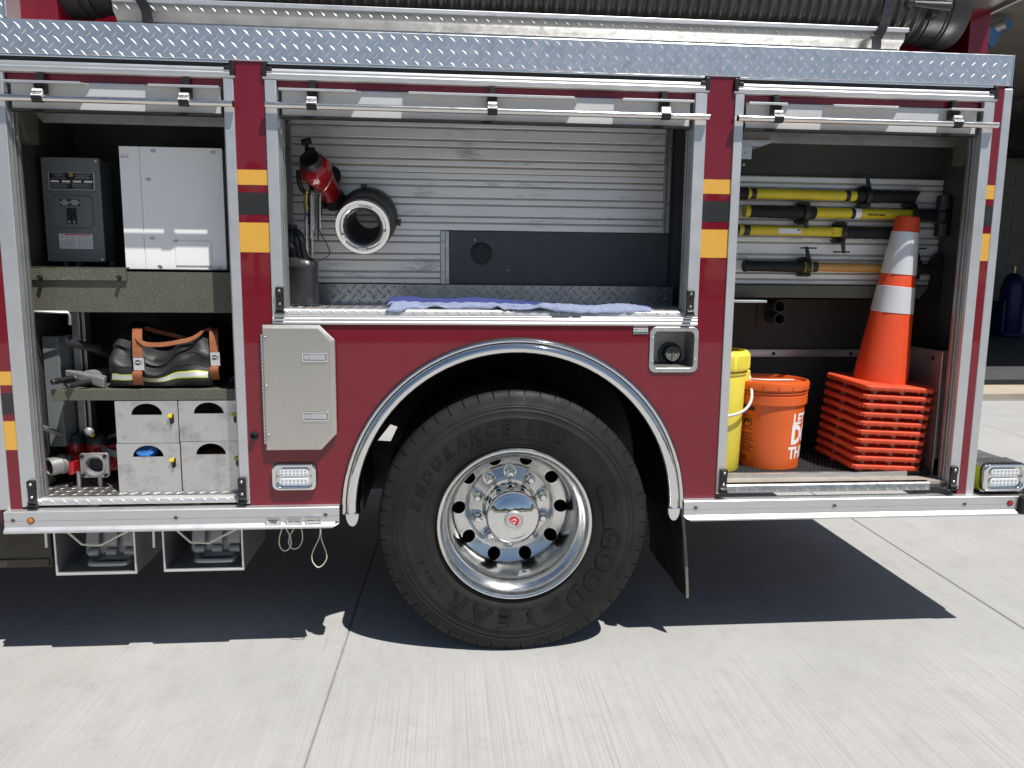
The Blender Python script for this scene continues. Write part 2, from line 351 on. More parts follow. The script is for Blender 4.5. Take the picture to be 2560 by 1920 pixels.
tag(MB().box(-3, 30, 7.80, 17.0, -.10, -.008).build('bay_floor', M['bayfloor']), 'dark sealed floor inside the station bay', None, kind='structure')
jf = MB().box(-12, 16, -13, 6, -.03, -.006).build('joint_filler', mat('joint_filler', (.24, .235, .225), .95, 0, .2, 20), apron)
# fire station bay seen past the rear of the truck
st = thing('fire_station', 'pale block-walled fire station bay with shaded interior behind the truck', 'building', (10, 12, 0))
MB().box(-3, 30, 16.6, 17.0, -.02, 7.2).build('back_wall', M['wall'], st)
b = MB()
for k in range(24):
    for q in range(20):
        x0 = 6.0 + .82*q + (.41 if k % 2 else 0); b.box(x0, x0+.805, 16.575, 16.62, .01+.3*k, .01+.3*k+.285)
bl = b.build('block_course', M['wall'], st, bevel=0); bl['kind'] = 'stuff'
MB().box(-3.3, -3, 7, 17.0, -.02, 7.2).build('side_wall', M['wall'], st); MB().box(24, 24.3, 7, 17.0, -.02, 7.2).build('side_wall', M['wall'], st)
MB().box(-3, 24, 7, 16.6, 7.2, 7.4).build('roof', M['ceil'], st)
MB().box(-3, 24, 6.9, 7.15, 5.9, 7.6).build('header_wall', M['wall'], st)
MB().box(-3, 2.4, 6.9, 7.15, -.02, 5.9).build('front_wall', M['wall'], st)
for k in range(7): MB().box(5.2, 12.5, 7.7+.95*k, 8.62+.95*k, 5.55, 5.62).build('door_section', M['ceil'], st)
for k in range(4): MB().box(3, 20, 8.6+2.1*k, 8.85+2.1*k, 6.2, 6.7).build('roof_beam', M['dark'], st)
b = MB().tube([(12.35, 7.5, 5.35), (12.35, 15.5, 5.45)], .05, 8); b.tube([(5.0, 7.5, 5.35), (5.0, 15.5, 5.45)], .05, 8); b.build('door_rail', M['anodd'], st)
MB().box(5, 24, 15.2, 16.5, 4.55, 5.2).build('ceiling_soffit', M['dark'], st)
MB().tube([(13.3, 16.3, 5.2), (13.3, 16.3, 2.2), (13.45, 16.2, 2.05), (13.6, 16.2, 1.4)], .05, 8).build('wall_conduit', M['dark'], st)
t = thing('gas_cylinder', 'dark blue gas cylinder standing against the bay back wall', 'cylinder', (14.15, 15.7, 0))
MB().lathe([(.0, 1.62), (.09, 1.60), (.19, 1.50), (.26, 1.30), (.28, 1.1), (.28, .05), (.26, 0)], (14.15, 15.7, 0), (0, 0, 1), 24).build('tank', M['navy'], t, 40)
MB().cyl((14.15, 15.7, 1.6), (14.15, 15.7, 1.78), .05, n=12).build('valve', M['brass'], t)
MB().box(13.80, 13.86, 15.5, 15.9, 0, .9).box(13.80, 14.5, 15.38, 15.44, .04, .10).build('cart_frame', M['navy'], t)
t = thing('exhaust_duct', 'pale blue round duct end hanging under the bay ceiling', 'duct', (8.4, 9, 5.4))
c0 = U(2517, 60, 9.0); MB().cyl(c0, c0+Vector((-.9, 1.2, -.32)), .30*.30, n=20).build('pipe', M['alu'], t)
MB().lathe([(.094, 0), (.10, .02), (.10, .12), (.085, .14)], c0, (0, 1, -.1), 22, cap=True).build('end_cap', M['duct'], t, 40)
MB().prism([(c0.x-.36, c0.z-.02), (c0.x-.02, c0.z-.06), (c0.x-.14, c0.z-.32), (c0.x-.20, c0.z-.32)], 9.05, 9.2).build('hanger_flap', M['duct'], t)
# far trees behind the camera (seen only mirrored in the hub cap and chrome)
b = MB()
for k in range(60):
    a = math.radians(190+160*k/59 + random.uniform(-1, 1)); d = random.uniform(52, 70); h = random.uniform(4, 9.5); cx, cy = d*math.cos(a), d*math.sin(a)
    b.cyl((cx, cy, 0), (cx, cy, h*.5), .25, .15, 6)
    for q in range(70):
        th = random.uniform(0, 2*PI); rr = random.uniform(.2, 1)**.5*h*.42; z = h*.62 + random.uniform(-.42, .42)*h*(1-.4*rr/(h*.42))
        p = Vector((cx+rr*math.cos(th), cy+rr*math.sin(th), z)); s_ = random.uniform(.4, .9)
        n = Vector((random.gauss(0, 1), random.gauss(0, 1), random.gauss(0, 1))).normalized(); _, e1, e2 = b.frame(n)
        b.quad(p-e1*s_-e2*s_*.5, p+e1*s_*.3-e2*s_, p+e1*s_+e2*s_*.4, p-e1*s_*.4+e2*s_)
tag(b.build('tree_line', M['foliage']), 'distant row of green trees across the lot', 'trees', kind='stuff')

# ================================================================== FIRE TRUCK
T = thing('fire_truck', 'maroon fire truck side with open roll-up compartments and one big wheel', 'fire truck', (0, 1.2, 0))
ZT = 2.178
# -- hidden bulk of the body (throws the truck's shadow)
b = MB(); b.box(-7.2, -.9, 1.5, 2.42, .62, 2.3); b.box(.9, 1.862, 1.5, 2.42, .62, 2.3); b.box(-.9, .9, 1.5, 2.42, .80, 2.3); b.box(-7.2, 1.862, .70, 1.5, 1.27, 2.3); b.box(-7.2, -1.885, .03, 1.5, .56, 2.95)
b.box(-7.2, -.93, .68, 1.5, .62, 1.27); b.box(.85, 1.862, .68, 1.5, .62, 1.27)
b.build('body_shell', M['red'], T)
b = MB().box(-1.885, 1.68, .52, 2.42, 2.3, 2.95); b.build('hose_bed', M['red'], T)
# -- red side skin : lower panel with the wheel arch cut out, then the posts
AX, AZ, AR = .006, .590, .645
poly = [(-.988, .617), (-.988, 1.297), (.795, 1.297), (.795, .617), (AX+AR, .617)] + [(AX+AR*math.cos(math.radians(a)), AZ+AR*math.sin(math.radians(a))) for a in range(3, 178, 4)] + [(AX-AR, .617)]
_a, _b = U(1626, 817, -.006), U(1743, 931, -.006); hx0, hx1, hz0, hz1 = _a.x+.012, _b.x-.012, _b.z+.012, _a.z-.012
poly[2:2] = [(hx0, 1.297), (hx0, hz0), (hx1, hz0), (hx1, 1.297)]      # opening for the fuel filler bowl
MB().prism(poly, 0, .02).prism([(hx0, hz1), (hx1, hz1), (hx1, 1.297), (hx0, 1.297)], 0, .02).build('side_panel', M['red'], T)
def post(x0, x1, z0, z1, stripes):
    o = MB().box(x0, x1, .0, .02, z0, z1).build('door_post', M['red'], T)
    for m, a, c in stripes:
        MB().box(x0+.0005, x1-.0005, -.0008, 0, min(a, c), max(a, c)).build('stripe', M[m], o)
ST = [('yellow_stripe', 1.838, 1.786), ('black_stripe', 1.760, 1.684), ('yellow_stripe', 1.656, 1.552)]
post(-.988, -.883, 1.297, 2.201, ST); post(.690, .795, 1.297, 2.201, ST); post(1.800, 1.836, .617, 2.201, ST)
post(-1.838, -1.795, .617, 2.201, [('yellow_stripe', U(20, 929).z, U(20, 963).z), ('black_stripe', U(20, 983).z, U(20, 1036).z), ('yellow_stripe', U(20, 1053).z, U(20, 1125).z)])
MB().box(-1.885, -1.838, -.004, .02, .617, 2.201).build('corner_trim', M['anod'], T, bevel=.004)
MB().prism([(1.836, -.002), (1.866, -.006), (1.874, .004), (1.874, .10), (1.836, .10)], .617, 2.192, 'z').build('corner_trim', M['anod'], T, bevel=.003)
MB().box(1.8605, 1.872, .10, .66, .617, 2.20).build('rear_corner', M['red'], T)
b = MB()
for z in (.78, .84, .92, 1.02, 1.07): b.ball((1.876, .05, z), .008, 8)
b.build('rear_rivet', M['black'], T)
# -- tread plate band and top ledge
tp = MB().box(-2.4, 1.858, -.006, .004, 2.201, 2.312).box(-2.4, 1.858, .004, .60, 2.302, 2.3105); 
for k in range(5):
    a0, a1 = math.radians(90*k/5), math.radians(90*(k+1)/5); r_ = .008
    tp.quad((-2.4, .002-r_*math.cos(a0), 2.3105-r_+r_*math.sin(a0)+.0016), (1.858, .002-r_*math.cos(a0), 2.3105-r_+r_*math.sin(a0)+.0016), (1.858, .002-r_*math.cos(a1), 2.3105-r_+r_*math.sin(a1)+.0016), (-2.4, .002-r_*math.cos(a1), 2.3105-r_+r_*math.sin(a1)+.0016))
tp = tp.build('tread_plate', M['tread'], T, bevel=.003)
lg = MB().lugs((-2.4, -.006, 2.199), (1, 0, 0), (0, 0, 1), (0, -1, 0), 4.255, .116).build('raised_tread', M['tread'], tp); lg['kind'] = 'stuff'
MB().box(1.858, 1.862, -.006, .3, 2.198, 2.313).build('end_flange', M['bright'], T)

def tread_part(name, o, eu, ev, nrm, lu, lv, m, parent):
    l = MB().lugs(o, eu, ev, nrm, lu, lv).build('raised_tread', m, parent); l['kind'] = 'stuff'

# -- doors: frame, track, header, rolled shutter with bar and straps
def door(x0, x1, zb, fl, fr, straps, notches, labels, tint):
    D = thing_part('roll_up_door')
    FW_ = fl; zt = 2.143
    if x0 > -1.9: pass
    b = MB()
    for (a, c) in ((x0, x0+fl), (x1-fr, x1)):
        bb = MB().box(a, c, -.007, .012, zb, zt); 
        bb.build('frame_rail', M['anod'], D, bevel=.0025)
    # shutter tracks (stepped channels behind each rail)
    for s, xe in ((1, x0+fl), (-1, x1-fr)):
        bb = MB()
        for k, (dx, y0, y1) in enumerate(((.004, .012, .020), (.010, .020, .030), (.006, .030, .036), (.013, .036, .052))):
            bb.box(min(xe-s*.012, xe+s*dx), max(xe-s*.012, xe+s*dx), y0, y1, zb, 2.12)
        bb.build('track', M['anodd'], D, bevel=.001, seg=1)
    # header : bright lip, dark seal, extruded head
    MB().box(x0+.012, x1-.012, -.008, .006, 2.1925, 2.2005).build('header_lip', M['bright'], D, bevel=.002)
    MB().box(x0+.004, x1-.004, .001, .008, 2.170, 2.1925).build('header_seal', M['black'], D)
    MB().prism([(.004, ZT), (-.0085, ZT), (-.0105, 2.170), (-.0085, 2.1635), (-.0115, 2.1600), (-.0110, 2.151), (-.0085, 2.144), (.001, 2.142), (.012, 2.142)], x0-.006, x1+.006, 'x').build('header_rail', M['anod'], D, bevel=.0015)
    for xe, s in ((x0, 1), (x1, -1)):
        MB().box(min(xe-s*.006, xe+s*.010), max(xe-s*.006, xe+s*.010), -.0125, .006, 2.150, 2.196).box(min(xe+s*.010, xe+s*.028), max(xe+s*.010, xe+s*.028), -.0135, -.004, 2.168, 2.182).build('end_cap', M['black'], D, bevel=.002)
    # red closing strip above the shutter
    MB().box(x0+fl-.002, x1-fr+.002, .0185, .024, 2.098, 2.150).build('closing_strip', M['red'], D)
    xa, xb = x0+fl+.014, x1-fr-.014
    MB().box(xa, xb, .0115, .0175, 2.026, 2.1165).build('shutter_slat', M['panelw'], D)
    for (a, c) in ((x0+fl+.004, xa), (xb, x1-fr-.004)):
        MB().box(a, c, .009, .018, 2.020, 2.112).build('slat_end', M['black'], D)
    MB().box(xa-.006, xb+.006, .004, .026, 2.017, 2.026).build('bottom_seal', M['rubber'], D)
    segs = []; cur = xa-.004
    for (n0, n1) in notches: segs.append((cur, n0)); cur = n1
    segs.append((cur, xb+.004))
    for k, (s0, s1) in enumerate(segs):
        l = -.0265; b = MB(); e0 = .022 if k else 0; e1 = .022 if k < len(segs)-1 else 0
        b.prism([(s0, .0112), (s0+e0, l), (s1-e1, l), (s1, .0112)], 2.1065, 2.1105, 'z').box(s0+e0, s1-e1, l-.002, l+.002, 2.1035, 2.1115).build('finger_lip', M['anod'], D, bevel=.001, seg=1)
    for (n0, n1) in notches:
        MB().box(n0, n1, .0075, .0114, 2.110, 2.1155).build('notch_edge', M['anod'], D)
    xl, xr = x0+.006, x1+.002
    if x0 < -1.7: xl = -2.0
    b = MB().cyl((xl, -.029, 2.053), (xr, -.029, 2.053), .0112, n=20); br = b.build('lift_bar', M['bright_satin'], D, 50)
    for xe, s in ((xl, -1), (xr, 1)):
        MB().cyl((xe, -.029, 2.053), (xe+s*.003, -.029, 2.053), .0116, n=18).build('bar_cap', M['black'], D, 40)
    for k, xs_ in enumerate(straps):
        hw = .0175
        b = MB()
        b.prism([(.016, 2.142), (-.008, 2.139), (-.010, 2.115), (.010, 2.112)], xs_-hw*.62, xs_+hw*.62, 'x')
        b.prism([(.011, 2.106), (-.018, 2.103), (-.022, 2.096), (-.013, 2.092), (-.014, 2.086), (-.027, 2.083), (-.027, 2.076), (.011, 2.074)], xs_-hw, xs_+hw, 'x')
        b.lathe([(.0135, 0), (.0135, 2*hw)], (xs_-hw, -.029, 2.053), (1, 0, 0), 18, cap=True)
        b.box(xs_-hw, xs_+hw, -.044, -.037, 2.052, 2.0605)
        stp = b.build('latch_strap', M['black'], D, bevel=.0012, seg=1)
        MB().hexa([(xs_-hw, -.0435, 2.058), (xs_+hw, -.0435, 2.058), (xs_+hw, -.029, 2.058), (xs_-hw, -.029, 2.058), (xs_-hw+.002, -.033, 2.084), (xs_+hw-.002, -.033, 2.084), (xs_+hw-.002, -.025, 2.084), (xs_-hw+.002, -.025, 2.084)]).build('strap_label', M['label_white'], D)
        n = Vector((0, -1, .40)).normalized(); ey = Vector((0, .40, 1)).normalized()
        if labels[k]: text(MB(), 'AMDOR', .0098, Vector((xs_-.001, -.0395, 2.0725)), ey=ey, shear=.25, bold=.0002).box(xs_-.013, xs_+.012, -.0415, -.0405, 2.0655, 2.0662).build('strap_lettering', M['ink_black'], D)
    # catch brackets at the foot of each rail
    for xe, s in ((x0+fl, -1), (x1-fr, 1)):
        cx = xe + s*.010; zz = zb+.012
        b = MB().prism([(-.008, zz-.004), (-.022, zz-.002), (-.030, zz+.010), (-.020, zz+.016), (-.020, zz+.060), (-.024, zz+.064), (-.024, zz+.088), (-.008, zz+.090)], cx-.014, cx+.014, 'x')
        b.box(cx-.017, cx+.017, -.03, -.008, zz-.006, zz+.001)
        b.build('catch_bracket', M['black'], D, bevel=.002)
        screws('catch_screw', [(cx, -.024, zz+.076), (cx, -.020, zz+.028)], D, .0055)
    return D
def thing_part(name):
    o = bpy.data.objects.new(name, None); C.objects.link(o); o.parent = T; o.location = -WL[T]; WL[o] = Vector((0, 0, 0)); o.empty_display_size = .05
    return o
M['bright_satin'] = mat('satin_steel_tube', (.74, .71, .66), .24, 1, .03, 9, .05)
sx = lambda px, py: U(px, py, -.028).x
D1 = door(-1.795, -.988, .628, .053, .034, [sx(95, 240), sx(461, 250)], [(sx(215, 205), sx(352, 207))], [1, 1], 0)
D2 = door(-.883, .690, 1.329, .040, .044, [sx(780, 270), sx(1231, 275), sx(1664, 285)], [(sx(905, 228), sx(1005, 230)), (sx(1452, 245), sx(1542, 247))], [1, 1, 0], 0)
D3 = door(.795, 1.800, .637, .034, .042, [sx(1945, 300), sx(2392, 312)], [(sx(1985, 260), sx(2070, 262)), (sx(2262, 266), sx(2365, 270))], [1, 1], 0)
# sill under the middle door
MB().prism([(.02, 1.296), (-.008, 1.296), (-.010, 1.303), (-.006, 1.310), (-.010, 1.316), (-.006, 1.322), (-.008, 1.3285), (.02, 1.3285)], -.883, .690, 'x').build('door_sill', M['anod'], T, bevel=.001, seg=1)

# ------------------------------------------------------------------ compartments (liners, floors, shelves, boards) : parts of the truck
def room(x0, x1, y0, y1, z0, z1, m, name='compartment', back=True, top=True):
    b = MB(); t_ = .012
    b.box(x0-t_, x0, y0, y1, z0-t_, z1+t_).box(x1, x1+t_, y0, y1, z0-t_, z1+t_)
    b.box(x0, x1, y0, y1, z0-t_, z0)
    if top: b.box(x0, x1, y0, y1, z1, z1+t_)
    if back: b.box(x0-t_, x1+t_, y1, y1+t_, z0-t_, z1+t_)
    return b.build(name, m, T)
def plate_lip(parent, x0, x1, z, y0, lip, m):      # rolled front edge of a tread floor
    pts = [(y0+.03, z), (y0+.010, z), (y0+.004, z-.003), (y0, z-.009), (y0-.001, z-lip), (y0+.03, z-lip)]
    MB().prism(pts, x0, x1, 'x').build('floor_lip', m, parent, 50)
    tread_part('lip', (x0, y0-.0005, z-lip), (1, 0, 0), (0, 0, 1), (0, -1, 0), x1-x0, lip, m, parent)
def gusset(parent, x0, x1, y, z0, z1, m):
    MB().prism([(y-.10, z1), (y+.05, z1), (y+.05, z0), (y-.02, z0), (y-.10, z1-.05)], x0, x1, 'x').build('gusset', m, parent)
# --- front compartment
K1 = room(-1.795, -.962, .024, .60, .645, 2.14, M['liner'])
MB().box(-1.79, -.965, .03, .595, .645, .655).build('floor_plate', M['treadw'], K1)
tread_part('floor', (-1.79, .03, .655), (1, 0, 0), (0, 1, 0), (0, 0, 1), .82, .5, M['treadw'], K1)
plate_lip(K1, -1.742, -1.022, .655, .004, .024, M['lip'])
MB().hexa([(-1.76, .16, 2.02), (-.97, .16, 2.02), (-.97, .165, 2.03), (-1.76, .165, 2.03), (-1.79, .36, 2.105), (-.97, .36, 2.105), (-.97, .36, 2.11), (-1.79, .36, 2.11)]).prism([(-1.745, U(280, 272, .155).z), (-.97, U(280, 272, .155).z), (-.97, U(280, 310, .155).z), (-1.70, U(280, 310, .155).z)], .155, .163).build('roller_pan', M['alu'], K1)
gusset(K1, -1.794, -1.725, .12, 1.93, 2.12, M['olive'])
for z0, z1 in ((1.30, 1.46),):   # door-side wall channel
    MB().box(-1.79, -1.775, .05, .09, z0, z1).build('wall_channel', M['alu'], K1)
# electrical shelf
f0, f1 = U(200, 671, .14), U(200, 778, .14)
sh = MB().box(-1.785, -.968, .14, .575, f0.z-.012, f0.z).box(-1.785, -.968, .14, .152, f1.z, f0.z).box(-1.785, -.968, .14, .175, f1.z-.004, f1.z+.003).build('equipment_shelf', M['olive'], K1, bevel=.002)
a0, a1 = U(56, 666, .128), U(316, 702, .128)
MB().box(a0.x, a1.x, .128, .1395, a1.z, a0.z).box(a0.x, a1.x, .128, .20, a0.z-.003, a0.z).build('shelf_angle', M['olive'], sh, bevel=.002)
for px in (97, 295):
    c = U(px, 693, .112); MB().cyl(c, c+Vector((0, .017, 0)), .0075, n=14).box(c.x-.002, c.x+.002, c.y+.001, .128, c.z-.014, c.z).build('thumb_knob', M['black'], sh, 40)
# drawer shelf
f0, f1 = U(350, 973, .07), U(350, 1001, .07); s2x = U(127, 985, .07).x
sh2 = MB().box(s2x, -.968, .0765, .575, f0.z-.012, f0.z-.004).box(s2x, -.968, .07, .076, f1.z, f0.z).build('bag_shelf', M['olive'], K1, bevel=.002)
ZS2 = f0.z-.004
# uprights at the left
b = rect(U(103, 841, .20), U(165, 1117, .20), .20, .36); b.build('upright_box', M['grey'], K1, bevel=.004)
q0, q1 = U(176, 782, .30), U(204, 1200, .30)
MB().box(q0.x, q0.x+.030, .30, .33, .66, 1.43).box(q0.x+.034, q0.x+.046, .31, .36, .66, 1.43).build('slotted_post', M['alu'], K1, bevel=.002)
w0 = U(78, 780, .12); MB().tube([U(62, 777, .12), U(80, 779, .12), U(170, 781, .14), U(174, 788, .14), U(175, 812, .14)], .006, 6).build('wire_bracket', M['anodd'], K1, 40)
MB().prism([(.04, 1.24), (.10, 1.20), (.16, .80), (.20, .70), (.24, .66), (.04, .66)], -1.793, -1.787, 'x').build('wall_pad', M['olive'], K1)
MB().tube([(-1.786, .10, 1.2), (-1.785, .165, .80), (-1.785, .21, .695), (-1.78, .27, .665)], .008, 6).build('pad_edge', M['rubber'], K1, 40)

# --- middle compartment
K2 = room(-.935, .748, .024, .475, 1.34, 2.14, M['linerb'])
MB().box(-.93, .743, .03, .47, 1.345, 1.353).build('floor_plate', M['tread'], K2)
tread_part('floor', (-.92, .03, 1.353), (1, 0, 0), (0, 1, 0), (0, 0, 1), 1.66, .40, M['tread'], K2)
plate_lip(K2, -.843, .646, 1.353, .004, .023, M['lip'])
kp0, kp1 = U(800, 711, .43), U(1680, 763, .43)
kp = MB().box(-.92, U(1682, 730, .43).x, .43, .438, 1.353, U(1200, 713, .43).z).build('kick_plate', M['treadw'], K2)
tread_part('kick', (-.92, .43, 1.353), (1, 0, 0), (0, 0, 1), (0, -1, 0), 1.62, U(1200, 713, .43).z-1.353, M['treadw'], K2)
YB = .45
gz = lambda y: U(820, y, YB).z
xl, xr = U(731, 450, YB).x, U(1660, 450, YB).x; xm = U(1101, 640, YB).x
MB().box(xl-.02, xr+.02, YB+.008, YB+.014, gz(571), 2.13).box(xl-.02, xm+.02, YB+.008, YB+.014, gz(708), gz(571)).build('slat_backing', M['slot'], K2)
edges = [270, 281, 312, 343, 361, 392, 410, 426, 443, 459, 489, 506, 536, 552, 571, 586, 602, 632, 648, 677, 693, 709]
thin = {426, 571, 281}
for a, c in zip(edges[:-1], edges[1:]):
    ha = .8 if a in thin else 2.2; hc = .8 if c in thin else 2.2
    MB().box(xl, xr if c <= 571 else xm, YB, YB+.008, gz(c-hc), gz(a+ha)).build('slat', M['slat'], K2, bevel=.0025)
b = MB().box(U(713, 450, YB).x, xl-.001, YB-.006, YB+.006, gz(571), 2.12); b.build('slat_trim', M['alu'], K2, bevel=.002)
b = MB().box(xr+.001, xr+.016, YB-.004, YB+.006, gz(571), 2.12).box(xr+.017, xr+.030, YB-.009, YB+.006, gz(571), 2.12); b.build('slat_trim', M['alu'], K2, bevel=.002)
b = MB().box(xm+.001, xm+.020, YB-.004, YB+.006, gz(709), gz(573)).box(xm+.021, xm+.037, YB-.001, YB+.006, gz(709), gz(573)); b.build('slat_trim', M['alu'], K2, bevel=.002)
screws('trim_screw', [U(px, py, YB-.010) for px, py in ((719, 306), (721, 386), (722, 453), (724, 533), (1108, 604), (1108, 681), (1121, 587), (1121, 643), (1121, 699), (1668, 330), (1664, 409), (1660, 472), (1656, 548), (1677, 372), (1670, 511))], K2, .005)
MB().box(xm+.039, xr+.03, YB+.002, YB+.008, gz(711), gz(573)).build('access_plate', M['linerb'], K2)
vc = U(1204, 634, YB)
vn = MB().lathe([(.048, .004), (.047, 0), (.036, -.004), (.035, .004)], vc, (0, 1, 0), 28, closed=True).build('vent_grille', M['black'], K2, 40)
b = MB()
for k in range(6):
    z = vc.z-.026+.0105*k; h = (max(.0, .036**2-(z-vc.z)**2))**.5; b.box(vc.x-h, vc.x+h, YB-.002, YB+.004, z-.0025, z+.0025)
b.build('vent_louvre', M['rubber'], K2)
b = MB(); screw(b, U(1187, 600, YB), .005); screw(b, U(1271, 676, YB), .004); screw(b, U(1658, 648, YB), .005); b.build('plate_screw', M['screw'], K2)
for x, s in ((-.93, 1), (.742, -1)):
    MB().box(min(x, x+s*.006), max(x, x+s*.006), .055, .095, 1.36, 2.1).box(min(x, x+s*.012), max(x, x+s*.012), .15, .17, 1.36, 1.78).build('wall_channel', M['anodd'], K2)
    gusset(K2, min(x, x+s*.05), max(x, x+s*.05), .14, 1.93, 2.12, M['liner'])

# --- rear compartment : shallow above, deep below
K3 = MB()
K3.box(.818, .828, .024, .365, 1.34, 2.14).box(1.850, 1.859, .024, .62, .645, 2.14).box(.828, 1.850, .365, .377, U(1950, 744, .305).z+.004, 2.14).box(.828, 1.850, .024, .365, 2.14, 2.15)
K3.box(.69, .70, .024, .62, .645, 1.34).box(.70, 1.845, .62, .632, .645, 1.38).box(.70, 1.845, .006, .62, .648, .660).box(.70, .828, .024, .62, 1.30, 1.34)
K3 = K3.build('compartment', M['liner'], T)
MB().box(.828, 1.845, .012, .093, .660, .672).build('floor_plate', M['dust'], K3)
plate_lip(K3, .83, U(2325, 1215, 0).x, .672, .002, .034, M['treadw'])
MB().box(.83, U(2268, 1190, .09).x, .090, .0965, .660, .692).box(.83, U(2268, 1190, .09).x, .0965, .11, .686, .692).build('floor_angle', M['alu'], K3, bevel=.002)
mt = MB().box(.70, 1.845, .11, .62, .660, .684).build('rubber_mat', M['mat'], K3)
b = MB()
for i in range(56):
    for j in range(20):
        x = .85+.0175*i+(.00875 if j % 2 else 0); y = .115+.0165*j
        if x < 1.83: b.lathe([(.0068, 0), (.0068, .006), (.0048, .006), (.0045, .001)], (x, y, .684), (0, 0, 1), 6)
mm = b.build('mat_ring', M['mat'], K3); mm['kind'] = 'stuff'
YC = .335
bx0, bx1 = .832, U(2352, 560, YC).x
cz = lambda y: U(1906, y, YC).z
MB().box(bx0, bx1, YC+.008, YC+.014, cz(711), cz(439)).build('slat_backing', M['slot'], K3)
ed3 = [439, 456, 470, 500, 516, 548, 563.5, 590, 606, 636, 649, 682, 698, 712]
for a, c in zip(ed3[:-1], ed3[1:]):
    MB().box(bx0, bx1, YC, YC+.008, cz(c-2.2), cz(a+2.2)).build('slat', M['slat'], K3, bevel=.0025)
MB().box(bx1+.001, bx1+.030, YC-.005, YC+.012, cz(711), cz(437)).build('slat_trim', M['alu'], K3, bevel=.002)
b = MB()
for z in (1.87, 1.62, 1.5): screw(b, (bx1+.012, YC-.005, z), .005)
b.build('trim_screw', M['screw'], K3)
MB().box(.828, 1.848, YC-.03, .365, U(1950, 744, YC-.03).z, U(1950, 713, YC-.03).z).build('board_ledge', M['olive'], K3, bevel=.002)
MB().hexa([(.83, .16, 2.02), (1.80, .16, 2.02), (1.80, .165, 2.03), (.83, .165, 2.03), (.83, .33, 2.10), (1.82, .33, 2.10), (1.82, .33, 2.105), (.83, .33, 2.105)]).prism([(.83, U(2200, 327, .155).z), (1.80, U(2200, 327, .155).z), (1.76, U(2200, 364, .155).z), (.83, U(2200, 364, .155).z)], .155, .163).build('roller_pan', M['alu'], K3)
gusset(K3, 1.77, 1.845, .12, 1.93, 2.12, M['olive'])
l0 = U(1862, 380, .10)
MB().prism([(.83, 2.00), (U(1945, 340, .10).x, 2.00), (U(1900, 362, .10).x, U(1900, 366, .1).z), (.83, U(1900, 366, .1).z)], .10, .22).build('roller_hood', M['alu'], K3)
MB().box(.84, U(1879, 380, .09).x, .088, .094, U(1879, 398, .09).z, U(1879, 366, .09).z).build('bracket_tab', M['alu'], K3)
b = MB(); screw(b, U(1865, 383, .088), .006); screw(b, U(1859, 412, .33), .007); screw(b, U(2063, 757, .615), .006); b.build('bracket_screw', M['screw'], K3)
MB().box(.83, U(1918, 755, .18).x, .18, .30, U(1918, 757, .18).z, U(1918, 751, .18).z).build('small_tray', M['alu'], K3, bevel=.002)
for k, py in enumerate((766, 797)):
    c = U(1950, py, .50)
    MB().lathe([(.0265, 0), (.0265, .118), (.0235, .118), (.0235, 0)], c, (0, 1, 0), 28, closed=True).build('tool_tube', M['greyd'], K3, 40)
    MB().cyl(c+Vector((0, .10, 0)), c+Vector((0, .112, 0)), .0236, n=20).build('tube_plug', M['dark'], K3)
MB().box(U(1893, 780, .61).x, U(1945, 780, .61).x, .612, .619, U(1920, 822, .61).z, U(1920, 748, .61).z).build('tube_plate', M['liner'], K3)
b = MB(); zz = U(2000, 883, .60).z; b.box(.70, 1.84, .606, .62, zz-.016, zz+.016); b.box(.70, 1.84, .602, .606, zz+.010, zz+.017).box(.70, 1.84, .602, .606, zz-.017, zz-.010); b.build('wall_rail', M['alu'], K3, bevel=.001)
b = MB(); screw(b, U(1934, 884, .605), .008); screw(b, U(2127, 884, .605), .008); b.build('rail_bolt', M['rubber'], K3)
px0, px1 = U(2337, 1100, .10).x, 1.838
pt = MB().box(px0, px0+.006, .10, .60, .665, U(2345, 878, .10).z).box(px0+.006, px0+.055, .10, .106, .74, U(2345, 878, .10).z).build('side_partition', M['alu'], K3, bevel=.002)
MB().cyl((px0-.001, .16, 1.155), (px0+.004, .16, 1.155), .010, n=16).build('partition_hole', M['dark'], pt)
MB().tube([(1.80, .09, .70), (1.815, .075, .683), (1.835, .05, .68), (1.84, .03, .69)], .006, 6).tube([(1.79, .12, .72), (1.81, .10, .695), (1.84, .07, .69)], .006, 6).build('cable', M['rubber'], K3, 40)
for yy, ww in ((.058, .006), (.10, .01)):
    MB().box(1.845-ww, 1.845, yy, yy+.03, .69, 2.05).build('wall_channel', M['anodd'], K3)

# ------------------------------------------------------------------ trim below: rub rails, arch, well, wheel
def rub_rail(x0, x1, ch0, ch1):
    YR = -.035; zt, zm, zb = .6205, .5855, .541
    prof = [(.0, .6195), (YR+.003, .6195), (YR, .6165), (YR, .5855), (YR+.002, .585), (YR+.002, .5838), (YR, .583), (YR, .562), (YR-.004, .557), (YR-.009, .553), (YR-.012, .547), (YR-.010, .541), (YR-.004, .5395), (.02, .5395), (.02, .6195)]
    r = MB()
    n = len(prof); vs = []
    xs_ = [(x0, ch0), (x1, ch1)]
    for xe, ch in xs_:
        for (y, z) in prof:
            dx = ch*max(0, (.557-z)/.0175)*(1 if xe == x0 else -1) if z < .557 else 0
            vs.append((xe+dx, y, z))
    r.add(vs, [(i, (i+1) % n, n+(i+1) % n, n+i) for i in range(n)] + [tuple(range(n)), tuple(range(2*n-1, n-1, -1))])
    return r.build('rub_rail', M['anod'], T, 25)
RL = rub_rail(U(10, 1300, -.035).x, U(848, 1290, -.035).x, 0, .03); RR = rub_rail(U(1710, 1275, -.035).x, 2.07, .03, 0)
